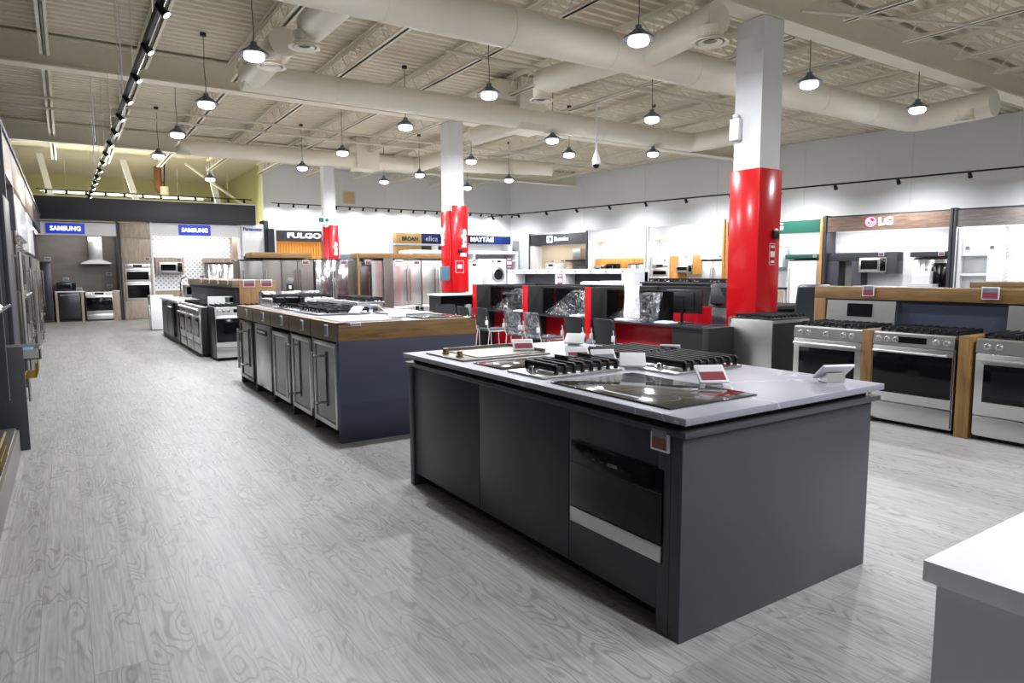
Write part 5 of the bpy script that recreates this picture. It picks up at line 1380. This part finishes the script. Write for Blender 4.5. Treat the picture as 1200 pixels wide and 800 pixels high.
# ---- far wall signs
t = bay_frame('b', 'black fascia bay with white lettering and glowing wood slats', (6.4, FARY-.75, 0), 0, 2.4, 2.66, 3.08, 'graphite', 'warm_slat', side='white_paint', edge=.06, lp=26, lc=(1, .8, .5))
text('brand_lettering', 'FULGOR', 'text_on', t, (1.22, -.012, 2.88), .28, width=1.5, height=.19, bold=.008)
B(-.2, -.0, 0, .7, 0, 3.1).build('black_side', 'charcoal_panel', t)
for k in range(22): B(.08+k*.103, .14+k*.103, .67, .71, 1.7, 2.62).build('slat', 'warm_slat', t, smooth=False)
t = thing('sign_bay', 'tan and navy double sign board left of the middle column', 'sign', (11.15, FARY-.7, 0))
B(0, 2.25, .3, .69, 0, 3.12).build('backing', 'white_paint', t, smooth=False)
s = B(.03, 1.14, -.02, .3, 2.68, 3.1, b=.003).build('tan_sign', 'tan_sign', t); text('brand_lettering', 'BROAN', 'graphite', s, (.62, -.03, 2.87), .2, width=.7, height=.17, bold=.008)
s = B(1.15, 2.2, -.02, .3, 2.68, 3.1, b=.003).build('navy_sign', 'navy_sign', t); text('brand_lettering', 'elica', 'white_paint', s, (1.6, -.03, 2.89), .25, width=.55, height=.2)
B(.0, 2.25, -.03, .3, 2.60, 2.68).build('white_rail', 'white_paint', t)
B(.03, 1.14, 0, .3, 2.3, 2.58).build('tan_panel', 'tan_sign', t); B(1.15, 2.2, 0, .3, 2.3, 2.58).build('dark_panel', 'graphite', t)
t.children[1]
bh = thing('range_hood', 'shiny steel range hood below the navy sign', 'hood', (12.8, FARY-.9, 2.1)); B(-.3, .4, 0, .4, 0, .3, b=.01).build('canopy', 'chrome', bh); B(-.1, .2, .1, .4, .3, .5).build('chimney', 'chrome', bh)
bh = thing('range_hood', 'small dark range hood below the tan sign', 'hood', (11.9, FARY-.9, 2.15)); B(-.3, .3, 0, .4, 0, .12, b=.01).build('canopy', 'black_plastic', bh); B(-.1, .1, .1, .4, .12, .3).build('chimney', 'black_plastic', bh)
t = bay_frame('b', 'navy fascia bay with white lettering behind the middle column', (13.42, FARY-.75, 0), 0, 3.3, 2.72, 3.1, 'navy_sign', 'wall_grey', edge=.06, lp=16, lc=(.95, .97, 1))
text('brand_lettering', 'MAYTAG', 'text_on', t, (1.75, -.012, 2.91), .25, width=1.15, height=.2, bold=.004)
t = thing('wood_canopy', 'oak topped black display right of the middle column', 'display', (9.5, 18.0, 0)); B(-.8, .1, -.1, .5, 1.55, 1.8, b=.003).build('oak_beam', 'oak', t); B(-.8, .0, .0, .5, 0, 1.55).build('black_panel', 'black_matte', t)
# grey door, exit sign, high grille
t = B(-.5, .5, -.05, .0, 0, 2.22, b=.003).build('door_1', 'grey_door', loc=(9.52, FARY-.01, 0)); tag(t, kind='structure')
B(-.44, .44, -.06, -.05, .05, 2.16, b=.002).build('door_leaf', 'grey_door', t); B(-.12, .12, -.065, -.06, 1.5, 1.75).build('notice', 'paper', t); B(.36, .4, -.1, -.06, 1.0, 1.12).build('door_handle', 'chrome', t)
t = thing('exit_sign', 'green and white exit sign hanging near the farthest column', 'sign', (6.74, 20.6, 3.12)); B(-.24, .22, -.02, .02, -.11, .11, b=.004).build('panel', 'exit_on', t)
B(-.18, -.02, -.026, -.02, -.07, .07).build('green_square', 'green_sign', t); MB().cyl((.07, -.028, 0), (.07, -.02, 0), .06, n=20).build('green_circle', 'green_sign', t); MB().cyl((0, 0, .11), (0, 0, 2.2), .008).build('hanger', 'white_plastic', t)
t = thing('wall_grille', 'square beige grille high on the far wall', 'vent', (9.5, FARY-.02, 4.45)); B(-.25, .25, -.04, .02, -.24, .24, b=.01).build('frame', 'beige', t)
for k in range(6): B(-.2, .2, -.05, -.04, -.18+k*.065, -.15+k*.065).build('louvre', 'tan_sign', t)
# track lights
track_light((6.3, 25.1), (16.9, 25.1), 4.0, 20, 'long slim track light in front of the far wall', hang=1.2, aim=(0, .8), on=False, nh=6, spot=95)
a = BW(-1.5, -1.0); b = BW(22, -1.0)
track_light((a[0], a[1]), (b[0], b[1]), 3.87, 15, 'long slim track light in front of the right wall bays', hang=1.4, aim=(.8, .1), on=False, nh=7, big=1.25, first=.2, spot=260)
track_light((.82, 6.2), (.72, 24.0), 3.80, 15, 'black track light with bright spot heads over the left aisle', hang=1.5, aim=(.75, -.35), big=.95, nh=9, first=.35, rail=1.9)
t = thing('ptz_camera', 'white dome camera on a long pole above the red desks', 'camera', (9.75, 11.4, 3.82))
MB().cyl((0, 0, .2), (0, 0, 1.4), .022, n=10).build('pole', 'white_plastic', t); MB().lathe([(.03, .26), (.06, .2), (.085, .1), (.085, .02), (.07, .0)], n=20).build('housing', 'white_plastic', t)
MB().lathe([(.07, .0), (.065, -.04), (.04, -.075), (.005, -.085)], n=20).build('dome', 'black_glass', t)
for i, (x, y, z0, d) in enumerate(((1.3, 12.0, 3.9, 'nearest'), (1.0, 14.6, 3.9, 'middle'), (1.1, 18, 4.0, 'farthest'))):
    o = MB().tube([(0, 0, 0), (0, 0, DECK-z0)], .01, 5).build('hanging_wire', 'white_plastic', loc=(x-.4, y, z0)); tag(o, 'white hanging wire beside the black aisle track light, %s one' % d, 'wire', 'hanging wires')

# ================================================================ LEFT WALL RUN
t = thing('cabinet_run', 'dark cabinet run along the left edge of the picture', 'cabinet', (-.5, 12.0, 0))
B(-.75, -.15, -8.5, 11.5, 0, .10).build('toe_board', 'graphite', t, smooth=False)
B(-.8, -.6, -8.5, 11.5, 0, 3.2).build('back_wall', 'graphite', t, smooth=False)
B(-.8, .02, -8.5, 11.5, 3.14, 3.2).build('roof_board', 'charcoal_panel', t, smooth=False)
for k, (y, z0, z1, x1) in enumerate(((-5.3, .5, 3.14, .07), (-2.9, 0, 3.14, .03), (-.9, 0, 3.14, .0), (2.6, 0, 3.14, -.03), (6.2, 0, 3.14, -.05), (9.4, 0, 3.14, -.08))):
    B(-.8, x1, y-.04, y+.04, z0, z1, b=.003).build('divider_panel', 'charcoal_panel' if k < 4 else 'graphite', t)
for y0, y1, mt in ((-8.5, -5.34, 'charcoal_panel'), (-5.26, -2.94, 'charcoal_panel'), (-2.86, -.94, 'walnut'), (-.86, 2.56, 'walnut'), (2.64, 6.16, 'walnut'), (6.24, 11.5, 'charcoal_panel')):
    B(-.05, -.0, y0, y1, 2.66, 3.14, b=.003).build('fascia', mt, t)
    B(-.12, -.08, y0+.1, y1-.1, 2.64, 2.66).build('light_strip', 'led_strip', t)
area('left_strip_light', (-.62, 11, 2.62), 18, 140, (1, .97, .93), rot=(0, math.radians(15), PI/2*0), sizey=.05) if False else None
E_ = -PI/2*-1   # fronts towards +x
fr = [(12.0, 'french', 'black_stainless', 1.85), (12.95, 'french', 'stainless_dark', 1.85), (14.9, 'side', 'black_stainless', 1.85), (15.85, 'french', 'slate', 1.85), (16.8, 'four', 'stainless_dark', 1.85), (18.6, 'french', 'stainless_dark', 1.85)]
dn = ['with a pale glossy panel above it', 'second of the tall ones', 'third of the tall ones', 'fourth of the tall ones', 'fifth of the tall ones', 'farthest and tallest']
for (y, st, mt, hg), d in zip(fr, dn):
    fridge((-.47, y, 0), PI/2, 'refrigerator seen edge-on along the left edge, '+d, w=.88, d=.55, hgt=hg, mat=mt, style=st)
for y, d, mt in ((13.0, 'nearer', 'white_gloss'), (16.3, 'farther', 'white_gloss')):
    o = B(-.3, .02, -1.3, 1.3, 0, .72, b=.004).build('upper_board', mt, loc=(-.53, y-.0, 1.9)); tag(o, 'bright white upper panel on the left edge, %s one' % d, 'board')
t = thing('tall_refrigerator', 'tall dark panelled refrigerator with a full height steel handle behind the first dark fin', 'refrigerator', (-.47, 8.55, 0), PI/2)
B(-.42, .42, .02, .5, 0, 2.3, b=.004).build('cabinet', 'graphite', t)
d_ = B(-.41, .41, -.02, .02, .1, 2.28, b=.004).build('door', 'charcoal_panel', t); vbar_handle(d_, .3, -.02, .15, 1.75, r=.016, off=.06, mat='stainless')
t = thing('range_hood', 'steel hood edge jutting out near the left edge at eye level', 'hood', (-.47, 6.15, 1.25), PI/2)
MB().prism([(-.08, .0), (.3, .0), (.3, .12), (.05, .12)], 'x', -.35, .35).build('canopy', 'stainless', t); MB().cyl((-.3, -.1, .03), (.3, -.1, .03), .012).build('rail', 'chrome', t)
# open dishwasher with extended racks
t = thing('dishwasher', 'open steel dishwasher with racks pulled out at the left edge', 'dishwasher', (-.62, 7.4, 0), PI/2)
B(-.3, .3, .0, .4, .1, .88, b=.003).build('tub', 'stainless_dark', t)
B(-.32, -.26, -.28, .0, .0, .9, b=.003).build('side_panel', 'graphite', t)
m = MB()
for k in range(9):
    x = -.26+k*.065; m.cyl((x, -.36, .62), (x, -.0, .62), .005, n=5); m.cyl((x, -.36, .62), (x, -.36, .74), .005, n=5)
for k in range(5): m.cyl((-.26, -.36+.09*k, .62), (.26, -.36+.09*k, .62), .005, n=5)
m.cyl((-.26, -.36, .74), (.26, -.36, .74), .007, n=5)
m.build('lower_rack', 'gold', t)
m = MB(); m.box(-.28, .28, -.40, 0, .78, .79); m.box(-.28, .28, -.41, -.39, .78, .87); m.box(-.28, -.265, -.4, 0, .78, .87); m.box(.265, .28, -.4, 0, .78, .87)
u = m.build('upper_tray', 'stainless', t); B(-.2, .2, -.34, -.05, .79, .85, b=.01).build('blue_insert', 'paper_blue', u)
t = thing('warming_drawer', 'grey low drawer front nearest the camera at the left edge', 'drawer', (-.62, 5.7, 0), PI/2)
B(-1.9, 1.2, -.22, .2, 0, .22, b=.003).build('drawer_front', 'slate', t); B(-1.88, 1.18, -.2, .2, .22, .24).build('top_edge', 'stainless', t)
t = thing('wire_rack', 'bronze wire rack pulled out low at the left edge', 'rack', (-.62, 5.3, 0), PI/2)
m = MB()
for k in range(8): m.cyl((-.25+k*.07, -.22, .3), (-.25+k*.07, .1, .3), .006, n=5); m.cyl((-.25+k*.07, -.22, .3), (-.25+k*.07, -.22, .46), .006, n=5)
m.cyl((-.26, -.22, .46), (.26, -.22, .46), .008, n=5); m.cyl((-.26, -.22, .38), (.26, -.22, .38), .006, n=5)
m.build('wires', 'bronze', t); B(-.27, .27, -.1, .1, .24, .29).build('runner', 'stainless_dark', t)
oven_wall((-.46, 9.75, 0), PI/2, 'tall steel wall oven with long handles at the left edge', w=.74, z0=.6, z1=2.0, mat='slate')
oven_wall((-.46, 10.6, 0), PI/2, 'second steel wall oven along the left edge', w=.74, z0=.6, z1=2.0, mat='slate')

# ================================================================ LIGHT, VIEW
w = bpy.data.worlds.new('world'); SC.world = w; w.use_nodes = True
w.node_tree.nodes['Background'].inputs[0].default_value = (.75, .8, .9, 1); w.node_tree.nodes['Background'].inputs[1].default_value = .25
SC.view_settings.view_transform = 'Standard'; SC.view_settings.look = 'None'; SC.view_settings.gamma = 1; SC.view_settings.use_curve_mapping = False
SC.view_settings.exposure = 0.08
SC.cycles.max_bounces = 6; SC.cycles.diffuse_bounces = 4; SC.cycles.glossy_bounces = 4; SC.cycles.transparent_max_bounces = 8
SC.cycles.use_denoising = True
SC.cycles.sample_clamp_indirect = 6
